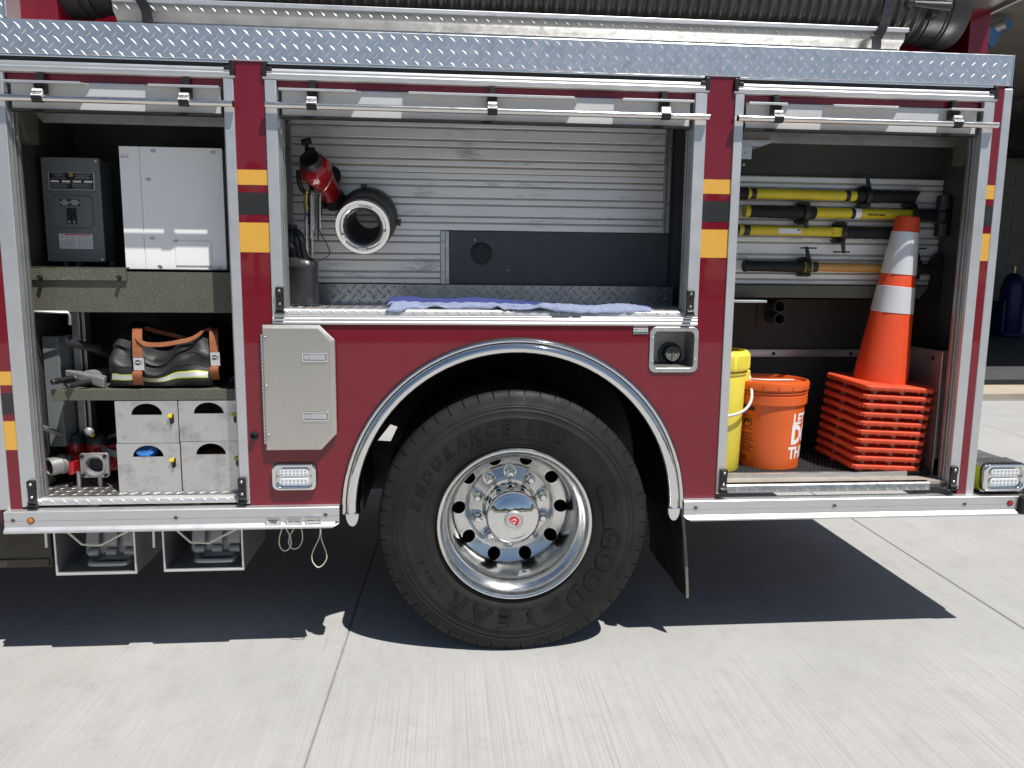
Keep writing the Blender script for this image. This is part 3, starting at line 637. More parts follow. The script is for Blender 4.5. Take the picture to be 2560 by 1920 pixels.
for P_, r_ in (((33, 1301), RL), ((440, 1294), RL), ((814, 1287), RL), ((1739, 1269), RR), ((2086, 1264), RR), ((2411, 1260), RR)):
    c = U(*P_, -.035); bt = MB().lathe([(.0092, 0), (.0088, .0025), (.0062, .003), (.0058, .0012), (.0002, .0012)], c, (0, -1, 0), 18).build('rail_bolt', M['anodd'], r_, 40); MB().cyl(c+Vector((0, -.0016, 0)), c+Vector((0, -.0012, 0)), .0048, n=6).build('bolt_socket', M['dark'], bt)
for P_, r_, m_ in (((77, 1302), RL, 'amber'), ((2525, 1258), RR, 'redlens')):
    c = U(*P_, -.035); mk = MB().lathe([(.0125, 0), (.0125, .002), (.0105, .003), (.0105, 0)], c, (0, -1, 0), 24, closed=True).build('marker_light', M['castd'], r_, 40)
    MB().lathe([(.0104, .001), (.0098, .0035), (.006, .0062), (.0002, .0072)], c, (0, -1, 0), 24).build('marker_lens', M[m_], r_, 40)
for (xa_, ya_, xb_, yb_, txt) in ((664, 1295, 704, 1313, 'PRIMARY\nTANK'), (715, 1294, 756, 1312, 'WET TANK'), (764, 1291, 804, 1309, 'SECONDARY TANK')):
    p0, p1 = U(xa_, ya_, -.037), U(xb_, yb_, -.037)
    pl = MB().ring(rrect(p0.x, p1.x, p1.z, p0.z, .004), rrect(p0.x+.004, p1.x-.004, p1.z+.003, p0.z-.003, .003), -.043, -.0352).build('tank_tag', M['chrome'], RL, 40, bevel=.001, seg=1)
    MB().box(p0.x+.003, p1.x-.003, -.040, -.0353, p1.z+.002, p0.z-.002).build('tag_plate', M['panelw'], RL)
    b = MB()
    for k, ln in enumerate(txt.split('\n')): text(b, ln, .0085 if len(ln) < 10 else .0062, ((p0.x+p1.x)/2, -.0405, (p0.z+p1.z)/2+(.0035-.007*k if '\n' in txt else 0)), bold=.0002)
    b.build('tag_lettering', M['ink_black'], RL)
MB().box(U(2540, 1270, -.03).x, 2.16, -.056, .30, .545, .6195).build('bumper_end', M['rubber'], T, bevel=.01)
MB().box(1.82, 2.16, .05, 2.38, .52, .612).build('tailboard', M['treadw'], T)
MB().box(1.875, 2.07, -.034, .052, .60, .6205).build('tailboard_top', M['treadw'], T)
# rear corner warning light box
e = thing_part('rear_light_box')
q0, q1 = U(2441, 1150, .02), U(2580, 1232, .02)
MB().hexa([(1.90, .0, .627), (2.08, -.005, .627), (2.08, .28, .627), (1.895, .12, .627), (1.90, .0, .735), (2.08, -.005, .738), (2.08, .28, .738), (1.895, .12, .735)]).build('box_body', M['alu'], e, bevel=.002)
b = MB()
for k in range(16): b.hexa([(1.915+.0105*k, .004, .738), (1.920+.0105*k, .004, .738), (1.932+.0105*k, .12, .738), (1.927+.0105*k, .12, .738), (1.915+.0105*k, .004, .741), (1.920+.0105*k, .004, .741), (1.932+.0105*k, .12, .741), (1.927+.0105*k, .12, .741)])
b.build('box_tread', M['tread'], e)
MB().hexa([(1.8985, .004, .634), (1.9005, .002, .634), (1.9005, .002, .73), (1.8985, .004, .73), (1.893, .115, .634), (1.895, .115, .634), (1.895, .115, .73), (1.893, .115, .73)]).build('lime_decal', M['lime'], e)
def lamp(parent, cx, cz, hw, hh, y, name='warning_light'):
    o = MB().ring(rrect(cx-hw, cx+hw, cz-hh, cz+hh, hh*.45, 6), rrect(cx-hw*.80, cx+hw*.80, cz-hh*.76, cz+hh*.76, hh*.45, 6), y-.024, y).build(name, M['chrome'], parent, 50, bevel=.009, seg=4)
    MB().ring(rrect(cx-hw*1.02, cx+hw*1.02, cz-hh*1.03, cz+hh*1.03, hh*.45, 6), rrect(cx-hw*.9, cx+hw*.9, cz-hh*.9, cz+hh*.9, hh*.45, 6), y-.004, y+.001).build('gasket', M['black'], parent, 40)
    MB().prism(rrect(cx-hw*.80, cx+hw*.80, cz-hh*.77, cz+hh*.77, hh*.45, 6), y-.008, y-.001).build('reflector', M['chrome'], parent, 40)
    for s in (1, -1):
        z = cz+s*hh*.36
        MB().prism(rrect(cx-hw*.66, cx+hw*.66, z-hh*.29, z+hh*.29, hh*.28, 6), y-.019, y-.008).build('lens', M['lens'], parent, 40, bevel=.003)
        b = MB()
        for k in range(7):
            for d in (-.12, .12): x = cx-hw*.52+hw*1.04*k/6; b.box(x-hw*.045, x+hw*.045, y-.021, y-.018, z+d*hh-.0022, z+d*hh+.0022)
        b.build('led_cell', M['led'], parent)
    screws('lamp_screw', [(cx-hw*.74, y-.009, cz), (cx+hw*.74, y-.009, cz)], parent, .0045)
l0, l1 = U(2461, 1160, -.02), U(2562, 1226, -.02); lamp(e, (l0.x+l1.x)/2, (l0.z+l1.z)/2, (l1.x-l0.x)/2, (l0.z-l1.z)/2, -.003, 'lamp_bezel')
e = thing_part('warning_light'); l0, l1 = U(679, 1160, -.015), U(792, 1224, -.015); lamp(e, (l0.x+l1.x)/2, (l0.z+l1.z)/2, (l1.x-l0.x)/2, (l0.z-l1.z)/2, .0, 'lamp_bezel')

# wheel arch trim: two rolled chrome beads swept round the arch, straight legs below the centre
def arch(prof, name, m, zb):      # prof: (radial offset from AR, y) open profile; swept along the arch
    path = [(AX-AR, zb, 180)]
    for a in range(180, -1, -4): path.append((AX+AR*math.cos(math.radians(a)), AZ+AR*math.sin(math.radians(a)), a))
    path.append((AX+AR, zb, 0)); vs = []; n = len(prof)
    for x, z, a in path:
        for r_, y in prof: vs.append((x+r_*math.cos(math.radians(a)), y, z+r_*math.sin(math.radians(a))))
    fs = [(i*n+q, i*n+(q+1) % n, (i+1)*n+(q+1) % n, (i+1)*n+q) for i in range(len(path)-1) for q in range(n)]
    fs += [tuple(range(n)), tuple((len(path)-1)*n+q for q in range(n))]
    return MB().add(vs, fs).build(name, m, AT, 35)
AT = thing_part('wheel_arch')
arch([(.016, .001), (.016, -.008), (.0145, -.010), (.0125, -.011), (.0125, .001)], 'rubber_welt', M['rubber'], .60)
arch([(.012, .0)]+[(.0045+.0075*math.cos(math.radians(a)), -.012-.0075*math.sin(math.radians(a))) for a in range(0, 181, 20)]+[(-.003, .0)], 'outer_bead', M['chrome'], .585)
pr = [(-.004, .0), (-.004, -.012), (-.008, -.020), (-.016, -.026), (-.026, -.028), (-.036, -.024), (-.044, -.012), (-.049, .006), (-.051, .03), (-.048, .03), (-.042, -.006), (-.034, -.016), (-.026, -.020), (-.016, -.018), (-.010, -.012), (-.008, .0)]
arch(pr, 'chrome_flare', M['chrome'], .575)
for s in (-1, 1):       # rounded lower ends
    xc = AX+s*(AR-.0275)
    b = MB(); ring_ = []
    for k in range(9):
        a = math.radians(180+180*k/8); ring_.append((xc+.0250*math.cos(a), .590+.052*math.sin(a)))
    b.prism(ring_, -.0275, .01); b.build('flare_end', M['chrome'], AT, bevel=.003, seg=2)
# wheel well
b = MB(); rr = AR-.01; n = 30
pts = [(AX-rr, .50)]+[(AX+rr*math.cos(math.radians(a)), AZ+rr*math.sin(math.radians(a))) for a in range(180, -1, -6)]+[(AX+rr, .50)]
vs = [(x, .022, z) for x, z in pts]+[(x, .70, z) for x, z in pts]; k = len(pts)
b.add(vs, [(i, i+1, k+i+1, k+i) for i in range(k-1)]); b.build('well_liner', M['dark'], T, 40)
gp = [U(976, 1061, .90), U(994, 1067, .90), U(976, 1105, .90), U(943, 1103, .90)]
x0, x1, z0, z1 = -1.0, 1.0, .42, 1.30
b = MB(); cs = [Vector((x0, .90, z1)), Vector((x1, .90, z1)), Vector((x1, .90, z0)), Vector((x0, .90, z0))]
vs = cs + gp; fs = [(i, (i+1) % 4, 4+(i+1) % 4, 4+i) for i in range(4)]
b.add(vs + [v+Vector((0, .02, 0)) for v in vs], fs + [tuple(8+i for i in f) for f in fs]); b.build('chassis_panel', M['dark'], T)
MB().box(-1.0, -.62, .50, .88, .44, U(930, 1155, .5).z).build('air_tank', M['brown'], T, bevel=.01)
MB().cyl((0, .62, .523), (0, 1.9, .523), .07, n=12).box(-.25, .25, 1.2, 1.7, .3, .75).build('axle', M['dark'], T)
MB().box(-7, -.80, 1.0, 1.1, .62, .95).box(-.25, 1.8, 1.0, 1.1, .62, .95).box(-.95, -.72, .7, .9, .62, 1.2).build('chassis_rail', M['dark'], T)

WH = thing_part('wheel'); WC = Vector((.006, 0, .522)); R0 = .5275
def tyre_mesh(y0, y1):
    NB = 54; b = MB(); Wd = y1-y0
    prof = [(.300, .012, 0), (.318, .004, 0), (.332, -.004, 0), (.345, -.0075, 0), (.3465, -.0075, 0), (.350, -.0085, 0), (.385, -.0135, 0), (.42, -.0140, 0), (.425, -.0155, 0), (.428, -.0135, 0), (.447, -.0115, 0), (.450, -.013, 0), (.453, -.0105, 0), (.462, -.0085, 0), (.465, -.0100, 0), (.468, -.0075, 0),
            (.488, .000, 0), (.498, .004, .5), (.5150, .011, 1), (.5225, .020, 1), (.5265, .034, 1), (.5275, .060, 1), (.5275, .072, 1), (.513, .073, 0), (.513, .081, 0), (.5275, .082, .6), (.5275, .125, .6), (.513, .126, 0), (.513, .134, 0), (.5275, .135, .6), (.5275, .18, .6), (.513, .181, 0), (.513, .189, 0), (.5275, .19, 1), (.5265, .235, 1), (.520, .25, 1), (.49, .262, 0), (.42, .268, 0), (.30, .25, 0)]
    k = len(prof); vs = []; n = 0
    for i in range(NB):
        for fr, gr in ((0, 0), (.30, 0), (.62, 0), (.925, 0), (.935, 1), (.99, 1)):
            a = 2*PI*(i+fr)/NB
            for r, y, g_ in prof:
                q = r - (.009*g_ if gr else 0); yy = y0+y + (.003*g_ if gr and y < .03 else 0)
                if gr and .5 <= g_ and y < .03 and r < .5: q = r; yy = y0+y+.004
                if .36 < r < .53: yy += (-.011 if y < .13 else .011)*math.exp(-((a-1.5*PI)/.34)**2)*math.sin(PI*min(1, (r-.34)/.19))
                vs.append((WC.x+q*math.cos(a), yy, max(WC.z+q*math.sin(a), .0005+.0)))
            n += 1
    fs = [(i*k+q, i*k+q+1, ((i+1) % n)*k+q+1, ((i+1) % n)*k+q) for i in range(n) for q in range(k-1)]
    return b.add(vs, fs)
TY = tyre_mesh(.012, .28).build('tyre', M['tyre'], WH, 28)
tyre_mesh(.345, .61).build('inner_tyre', M['tyre'], WH, 28)
b = MB().cyl((WC.x, .40, WC.z), (WC.x, .60, WC.z), .30, n=32); b.build('inner_rim', M['dark'], WH)
# sidewall lettering, raised, tops outward, reading clockwise
def arc_text(mb, items, r, size, depth, **kw):
    for ch, ang in items:
        a = math.radians(ang); er = Vector((math.cos(a), 0, math.sin(a))); et = Vector((math.sin(a), 0, -math.cos(a)))
        yy = -.011*math.exp(-((a+.5*PI)/.34)**2)*math.sin(PI*min(1, (r-.34)/.19))
        text(MB(), ch, size, WC + er*r + Vector((0, .0005-.0022+yy, 0)), ex=et, ey=er, depth=depth, **kw).build('raised_letter', M['tyre_letter'], WH)
b = None
s1 = 'ENDURANCE'; arc_text(b, [(c, 167.5-8.95*i) for i, c in enumerate(s1)], .388, .056, .004, bold=.0026, shear=.12)
arc_text(b, [('L', 82), ('H', 73), ('D', 64)], .390, .056, .004, bold=.0026, shear=.12)
arc_text(b, [('G', -8), ('O', -22), ('O', -36), ('D', -50), ('Y', -80), ('E', -95), ('A', -110), ('R', -125.5)], .382, .106, .006, bold=.0030, shear=.1)
arc_text(b, [(c, 217-3.3*(6-i)+4) for i, c in enumerate('5.22R11')][::-1], .385, .024, .003)
arc_text(b, [(c, 118-2.2*i) for i, c in enumerate('N·22')], .352, .016, .003)
# winged foot emblem and blank raised panel
a = math.radians(-65); er = Vector((math.cos(a), 0, math.sin(a))); et = Vector((math.sin(a), 0, -math.cos(a))); o0 = WC+er*.382+Vector((0, -.0035, 0))
foot = [(-.012, .042), (.004, .040), (.008, .012), (.030, -.006), (.044, -.016), (.040, -.024), (.012, -.020), (.004, -.030), (-.006, -.024), (-.028, -.036), (-.020, -.020), (-.034, -.022), (-.020, -.008), (-.030, -.004), (-.012, .006)]
p = [o0+et*x+er*z for x, z in foot]; b = MB(); m_ = len(p); b.add(p+[q+Vector((0, .006, 0)) for q in p], [tuple(range(m_)), tuple(range(2*m_-1, m_-1, -1))]+[(i, (i+1) % m_, m_+(i+1) % m_, m_+i) for i in range(m_)]); b.build('foot_emblem', M['tyre_letter'], WH)
pts = [WC+Vector((math.cos(math.radians(t))*r_, -.0015, math.sin(math.radians(t))*r_)) for t, r_ in [(q, .350) for q in range(25, -5, -3)]+[(q, .402) for q in range(-2, 27, 3)]]
MB().tube(pts, .0022, 5, closed=True).build('sidewall_panel', M['tyre'], WH, 40)
b = MB()
for rr_ in (.3150, .4715, .3465): b.tube([WC+Vector((rr_*math.cos(2*PI*i/90), (.016 if rr_ < .32 else .0045 if rr_ < .4 else .0062), rr_*math.sin(2*PI*i/90))) for i in range(90)], .0016, 5, closed=True)
b.build('sidewall_ring', M['tyre'], WH, 40)

# rim : turned aluminium with ten hand holes cut through the disc
b = MB(); pf = [(.3005, .000), (.3035, .004), (.3035, .012), (.296, .020), (.288, .030), (.284, .06), (.280, .30), (.262, .30), (.245, .292), (.20, .292), (.09, .290), (.09, .262), (.165, .262), (.172, .259), (.180, .253), (.196, .246), (.224, .240), (.236, .233), (.2425, .220), (.2435, .20), (.2445, .120), (.2475, .085), (.256, .060), (.270, .044), (.280, .034), (.2855, .022), (.2865, .008), (.290, .002), (.296, -.001)]
rim = b.lathe(pf, (WC.x, .004, WC.z), (0, 1, 0), 96, closed=True).build('rim', M['wheelal'], WH, 32)
cut = MB()
for k in range(10):
    a = math.radians(36*k); c = Vector((WC.x+.2125*math.cos(a), .18, WC.z+.2125*math.sin(a))); cut.cyl(c, c+Vector((0, .2, 0)), .0270, n=24)
co = bpy.data.objects.new('cutter', cut.mesh('cutter', M['dark'])); C.objects.link(co)
bo = rim.modifiers.new('cut', 'BOOLEAN'); bo.object = co; bo.operation = 'DIFFERENCE'; bo.solver = 'EXACT'
co.location = rim.matrix_world.translation*0
bpy.context.view_layer.update(); dg = bpy.context.evaluated_depsgraph_get()
nm = bpy.data.meshes.new_from_object(rim.evaluated_get(dg)); rim.modifiers.clear(); rim.data = nm
nm.set_sharp_from_angle(angle=math.radians(28)); bpy.data.objects.remove(co)
MB().lathe([(.10, .2665), (.172, .2665), (.1725, .262)], (WC.x, .0, WC.z), (0, 1, 0), 64).build('disc_face', M['wheelal'], WH, 40)
# lug nuts
nut = None
for k in range(10):
    a = math.radians(90+36*k); c = Vector((WC.x+.143*math.cos(a), .266, WC.z+.143*math.sin(a)))
    if nut is None:
        nb = MB(); d = Vector((0, -1, 0)); nb.lathe([(.027, 0), (.027, .006), (.021, .008)], c, d, 20); nb.lathe([(.021, .004), (.0195, .036), (.013, .041)], c, d, 6); nb.lathe([(.0135, .030), (.0135, .052), (.011, .056), (.0002, .057)], c, d, 16)
        nut = nb.build('lug_nut', M['chrome'], WH, 30, bevel=.0012); n0 = c
    else: share('lug_nut', nut, WH, c-n0)
hb = MB().lathe([(.118, .266), (.116, .25), (.106, .243), (.104, .14), (.104, .122), (.1075, .118), (.109, .108), (.107, .098), (.101, .092), (.0965, .0895), (.092, .0885), (.080, .0815), (.062, .0745), (.045, .0705), (.0365, .0690)], (WC.x, 0, WC.z), (0, 1, 0), 72).build('hub_cap', M['chrome'], WH, 40)
ob = MB().lathe([(.0385, .074), (.0380, .060), (.0340, .054), (.0310, .0545), (.0298, .057), (.0288, .055), (.0002, .0545)], (WC.x, 0, WC.z), (0, 1, 0), 40).build('hub_badge', M['anod'], WH, 40)
lo = [(-.0155, .006), (-.007, .0145), (.006, .0145), (.0155, .004), (.0145, -.006), (.008, -.0165), (.0015, -.009), (-.011, -.003)]
em = MB().prism([(WC.x+x*1.3, WC.z+z*1.3) for x, z in lo], .0528, .0555).build('badge_emblem', M['ink_red'], WH)
MB().ribbon([Vector((WC.x+x*1.3, .0525, WC.z+z*1.3)) for x, z in ((-.009, .001), (.0, .0065), (.007, .002), (.003, -.006), (-.003, -.0035))], Vector((.0022, 0, .0034)), .0008).build('emblem_stroke', M['ink_white'], WH)
# weight sticker on the lower lip of the rim
a = math.radians(-78); er = Vector((math.cos(a), 0, math.sin(a))); et = Vector((-math.sin(a), 0, math.cos(a))); o0 = WC+er*.2440+Vector((0, .125, 0))
MB().hexa([o0+et*-.028+Vector((0, -.022, 0))-er*.000+er*.004, o0+et*.028+Vector((0, -.022, 0))+er*.004, o0+et*.028+Vector((0, -.022, 0)), o0-et*.028+Vector((0, -.022, 0)), o0-et*.020+Vector((0, .018, 0))+er*.003, o0+et*.020+Vector((0, .018, 0))+er*.003, o0+et*.020+Vector((0, .018, 0))-er*.001, o0-et*.020+Vector((0, .018, 0))-er*.001]).build('rim_sticker', M['anod'], WH)
o1 = o0-er*.0013; MB().quad(*[o1+et*x+Vector((0, y, 0)) for x, y in ((-.007, -.006), (.007, -.006), (.007, .012), (-.007, .012))]).build('sticker_logo', M['ink_black'], WH)
# mud flap
b = MB(); nu, nv = 10, 8; vs = []
for s in (0, .008):
    for i in range(nu+1):
        f = i/nu; z = .60-.415*f; x = .662+.060*f**.8-.012*f*f
        for j in range(nv+1):
            y = .055+.56*j/nv; vs.append((x+s+.004*math.sin(j*1.7+i*.8), y, z+.012*math.sin(i*.9+j)*0+(.0)))
n1 = (nu+1)*(nv+1); fs = []
for s in (0, 1):
    for i in range(nu):
        for j in range(nv): q = s*n1+i*(nv+1)+j; fs.append((q, q+1, q+nv+2, q+nv+1))
for i in range(nu):
    for j in (0, nv): q = i*(nv+1)+j; fs.append((q, q+nv+1, q+nv+1+n1, q+n1))
for j in range(nv): q = nu*(nv+1)+j; fs.append((q, q+1, q+1+n1, q+n1))
MB().add(vs, fs).build('mud_flap', M['flap'] if 'flap' in M else mat('scuffed_flap', (.012, .012, .012), .5, 0, .3, 30, .1, .2, 40, stretch=(1, 2.2, .25), col2=(.11, .10, .085), thr=(.60, .72), s2=30), T, 40)

b = MB(); ep = [Vector((.670+.060*(i/10)**.8-.012*(i/10)**2, .052, .60-.415*i/10)) for i in range(11)]; b.ribbon(ep, Vector((.011, 0, 0)), .006).build('flap_edge', mat('frayed_rubber', (.16, .155, .14), .9, 0, .3, 90, .05, .6, 200), T)

# ------------------------------------------------------------------ fittings on the lower side panel
AD = thing_part('access_door'); yd = -.030
pp = [U(653, 812, yd), U(797, 811, yd), U(836, 850, yd), U(842, 1085, yd), U(803, 1126, yd), U(663, 1127, yd)]
xl, xr, zt, zb = pp[0].x, pp[3].x, pp[0].z, pp[4].z; cx1 = pp[1].x; z2 = pp[2].z; z3 = pp[3].z; cx4 = pp[4].x
out = [(xl, zb), (cx4, zb), (xr, z3), (xr, z2), (cx1, zt), (xl, zt)]
ins = .013
inn = [(xl+.004, zb+ins), (cx4-.006, zb+ins), (xr-ins*1.2, z3+.006), (xr-ins*1.2, z2-.006), (cx1-.006, zt-ins), (xl+.004, zt-ins)]
b = MB(); vs = [(x, yd+.007, z) for x, z in out]+[(x, yd, z) for x, z in inn]+[(x, yd+.018, z) for x, z in out]
b.add(vs, [(6, 7, 8, 9, 10, 11)]+[(i, (i+1) % 6, 6+(i+1) % 6, 6+i) for i in range(6)]+[(i, 12+i, 12+(i+1) % 6, (i+1) % 6) for i in range(6)])
b.build('door_skin', M['steel'], AD, bevel=.003, seg=3)
MB().prism([((xl+xr)/2+(x-(xl+xr)/2)*.93, (zb+zt)/2+(z-(zb+zt)/2)*.95) for x, z in out], yd+.018, 0).build('door_box', M['anodd'], AD)
b = MB(); hz = zt-.035; k = 0
while hz > zb+.03:
    b.lathe([(.0042, 0), (.0042, .0115)], (xl-.003, yd+.012, hz-.0115), (0, 0, 1), 8, cap=True)
    hz -= .0135; k += 1
hg = b.box(xl-.006, xl+.001, yd+.016, yd+.020, zb+.03, zt-.035).build('piano_hinge', M['anod'], AD)
for px, py in ((662, 844), (666, 966), (672, 1089)):
    b = MB(); screw(b, U(px, py, yd), .006, h=.005); b.build('door_screw', M['screw'], AD, 40)
for py in (893, 1041):
    a0, a1 = U(754 if py < 950 else 757, py-12, yd-.003), U(820 if py < 950 else 823, py+12, yd-.003)
    h_ = MB().ring(rrect(a0.x, a1.x, a1.z, a0.z, .005), rrect(a0.x+.006, a1.x-.004, a1.z+.006, a0.z-.006, .003), yd-.005, yd+.002).build('door_latch', M['chrome'], AD, 40, bevel=.0012, seg=2)
    MB().box(a0.x+.005, a1.x-.004, yd-.0012, yd+.001, a1.z+.005, a0.z-.005).build('latch_cup', M['anodd'], h_)
    MB().box(a0.x+.026, a1.x-.009, yd-.0040, yd-.0012, a1.z+.0075, a0.z-.0075).build('latch_paddle', M['anod'], h_, bevel=.001)
    MB().cyl((a0.x+.0165, yd-.0042, (a0.z+a1.z)/2), (a0.x+.0165, yd-.001, (a0.z+a1.z)/2), .0095, n=20).build('latch_lock', M['anod'], h_, 40)
c = U(636, 1088, 0); MB().lathe([(.0155, 0), (.0155, .004), (.010, .006), (.010, .022), (.0065, .022), (.006, .008), (.0002, .008)], c, (0, -1, 0), 20).build('rubber_bumper', M['rubber'], T, 40)
# fuel filler
FF = thing_part('fuel_filler')
q0, q1 = U(1626, 817, -.006), U(1743, 931, -.006); cx, cz_ = (q0.x+q1.x)/2, (q0.z+q1.z)/2; hw, hh = (q1.x-q0.x)/2, (q0.z-q1.z)/2
o_ = rrect(cx-hw, cx+hw, cz_-hh, cz_+hh, .024, 6); i_ = rrect(cx-hw+.017, cx+hw-.017, cz_-hh+.017, cz_+hh-.017, .017, 6)
MB().ring(o_, i_, -.007, -.001).build('filler_frame', M['alu'], FF, 40, bevel=.002)
d_ = rrect(cx-hw+.026, cx+hw-.022, cz_-hh+.03, cz_+hh-.024, .016, 6); n = len(i_)
MB().add([(x, -.004, z) for x, z in i_]+[(x, .095, z) for x, z in d_], [(i, (i+1) % n, n+(i+1) % n, n+i) for i in range(n)]+[tuple(n+i for i in range(n))]).build('filler_bowl', mat('dull_cast_bowl', (.30, .30, .29), .55, .8, .2, 12), FF, 50)
screws('frame_screw', [U(px, py, -.007) for px, py in ((1656, 823), (1718, 822), (1632, 846), (1739, 844), (1631, 905), (1738, 902), (1653, 926), (1715, 925))], FF, .0055)
fc = U(1681, 884, .055)
MB().lathe([(.046, .040), (.046, .030), (.034, .028), (.034, 0)], fc, (0, 1, -.12), 28).build('filler_neck', M['castd'], FF, 40)
fcap = MB().lathe([(.031, .03), (.031, .0), (.028, -.004), (.0002, -.004)], fc, (0, 1, -.12), 28).build('filler_cap', M['brass'], FF, 40)
MB().hexa([(fc.x-.004, fc.y-.018, fc.z-.027), (fc.x+.004, fc.y-.018, fc.z-.027), (fc.x+.004, fc.y-.002, fc.z-.027), (fc.x-.004, fc.y-.002, fc.z-.027), (fc.x-.004, fc.y-.016, fc.z+.006), (fc.x+.004, fc.y-.016, fc.z+.006), (fc.x+.004, fc.y-.002, fc.z+.006), (fc.x-.004, fc.y-.002, fc.z+.006)]).build('cap_bar', M['brass'], fcap, bevel=.0015)
MB().prism([(fc.x-.031, fc.z+.004)]+[(fc.x-.031*math.cos(PI*i/10), fc.z+.004+.026*math.sin(PI*i/10)) for i in range(1, 10)]+[(fc.x+.031, fc.z+.004)], fc.y-.009, fc.y-.003).build('cap_dark_half', M['castd'], fcap)  # dark half disc laid over the upper half of the filler cap
MB().ball((fc.x-.010, fc.y-.005, fc.z-.002), .006, 10, (1, .5, 1)).ball((fc.x+.013, fc.y-.005, fc.z-.002), .006, 10, (1, .5, 1)).build('cap_rivet', M['screw'], fcap, 40)
p0, p1 = U(1583, 815, -.004), U(1620, 835, -.004)
dt = MB().prism(rrect(p0.x, p1.x, p1.z, p0.z, .003), -.005, -.0005).build('fuel_tag', M['chrome'], T, bevel=.001)
MB().box(p0.x+.002, p1.x-.002, -.0056, -.005, p1.z+.010, p0.z-.009).build('tag_plate', M['label_white'], dt)
MB().box(p0.x+.003, p1.x-.003, -.0056, -.005, p1.z+.003, p1.z+.008).build('tag_plate', mat('green_enamel', (.02, .22, .11), .3, 0, .05, 9), dt)
text(MB(), 'DIESEL FUEL ONLY', .0062, ((p0.x+p1.x)/2, -.0059, (p0.z+p1.z)/2+.0008), bold=.0002).build('tag_lettering', M['ink_black'], dt)

# drain pull cables below the front rail
def loop(pts, y): return [U(640+x/10.055, 1270+z/10.055, y) for x, z in pts]
def smooth(pts, n=4):
    out = []; k = len(pts)
    for i in range(k-1):
        p0, p1, p2, p3 = pts[max(i-1, 0)], pts[i], pts[i+1], pts[min(i+2, k-1)]
        for j in range(n):
            t = j/n; out.append(.5*((2*p1)+(p2-p0)*t+(2*p0-5*p1+4*p2-p3)*t*t+(3*p1-p0-3*p2+p3)*t**3))
    return out+[pts[-1]]
L1 = [(660, 440), (640, 560), (590, 740), (585, 900), (640, 1030), (740, 1075), (840, 1010), (885, 890), (860, 720), (790, 580), (720, 440)]
L2 = [(1000, 430), (930, 560), (850, 700), (822, 840), (860, 970), (960, 1030), (1090, 970), (1165, 810), (1165, 640), (1140, 520), (1120, 430)]
L3 = [(1610, 640), (1570, 800), (1470, 1000), (1405, 1190), (1430, 1360), (1560, 1490), (1700, 1410), (1780, 1240), (1740, 1040), (1660, 830), (1618, 640)]
for L_, yy in ((L1, .01), (L2, .015), (L3, .01)):
    MB().tube(smooth(loop(L_, yy)), .0023, 6).build('drain_cable', M['cable'], T, 60)
c = U(640+1625/10.055, 1270+600/10.055, .01); MB().cyl(c-Vector((0, 0, .008)), c+Vector((0, 0, .012)), .0042, n=10).cyl(c, c+Vector((0, 0, .06)), .002, n=8).build('cable_ferrule', M['screw'], T, 40)

# ------------------------------------------------------------------ wheel chock trays and chocks
chock_first = None
def chock_tray(px, dep, ki):
    P = [U(*p, .02) for p in px]; x0 = P[1].x; x1 = P[2].x; zb = (P[1].z+P[2].z)/2; zt = .56; th = .005
    S = thing_part('chock_tray')
    b = MB().box(x0, x1, .02, dep, zb, zb+th).box(x0, x0+th, .02, dep, zb+th, zt).box(x1-th, x1, .02, dep, zb+th, zt).box(x0+th, x1-th, dep-th, dep, zb+th, zt)
    b.build('tray_shell', M['alu'], S, bevel=.001, seg=1)
    MB().box(x0, x1, .015, .032, zb-.001, zb+.007).box(x0, x0+.007, .015, .022, zb+.007, zt).box(x1-.007, x1, .015, .022, zb+.007, zt).build('tray_lip', M['anod'], S, bevel=.001, seg=1)
    w_ = x1-x0
    MB().tube([(x0+.02, .0, .57), (x0+.11, -.004, .482), (x0+.175, -.004, .478), (x1-.005, .0, .535), (x1+.02, .0, .57)], .0042, 8).build('retaining_wire', M['cable'], S, 60)
    c0 = (x0+x1)/2+.03
    t = thing('wheel_chock', None, 'wheel chock', (c0, .10, zb+th), 'wheel chocks stowed under the body')
    b = MB(); wv = .098; z0, z1 = zb+.045, .56
    b.box(c0-wv, c0+wv, .13, .30, zb+.008, z1)
    b.prism([(.085, z0+.012), (.10, z0-.004), (.13, z0-.01), (.13, z1), (.115, z1)], c0-wv, c0+wv, 'x')
    b.build('chock_body', M['cast'], t, bevel=.01, seg=2)
    for k in (-1, 0, 1):
        x = c0+k*.066+.004
        MB().prism([(.065, z0+.055), (.072, z0+.040), (.10, z0+.036), (.11, z1-.02), (.10, z1), (.09, z1)], x-.024, x+.024, 'x').build('chock_rib', M['cast'], t, bevel=.008, seg=2)
        MB().lathe([(.0165, 0), (.0165, .04)], (x-.02, .082, z0+.018), (1, 0, 0), 14, cap=True).build('chock_tooth', M['cast'], t, 40, bevel=.003)
    MB().tube(smooth([Vector(v) for v in ((c0-.06, .15, zb+.03), (c0-.072, .085, zb+.031), (c0-.066, .052, zb+.030), (c0-.05, .043, zb+.030), (c0+.05, .043, zb+.030), (c0+.066, .052, zb+.030), (c0+.072, .085, zb+.031), (c0+.06, .15, zb+.03))], 3), .0095, 8).build('chock_handle', M['cast'], t, 60)
    return t
t1 = chock_tray([(136, 1333), (141.5, 1435), (344, 1435), (340, 1333)], .30, 0); t1['label'] = 'grey cast wheel chock in the left under-body tray beside the brown tank'
t2 = chock_tray([(402, 1333), (411, 1432), (611, 1420), (603, 1325)], .36, 1); t2['label'] = 'grey cast wheel chock in the under-body tray nearer the pull cables'
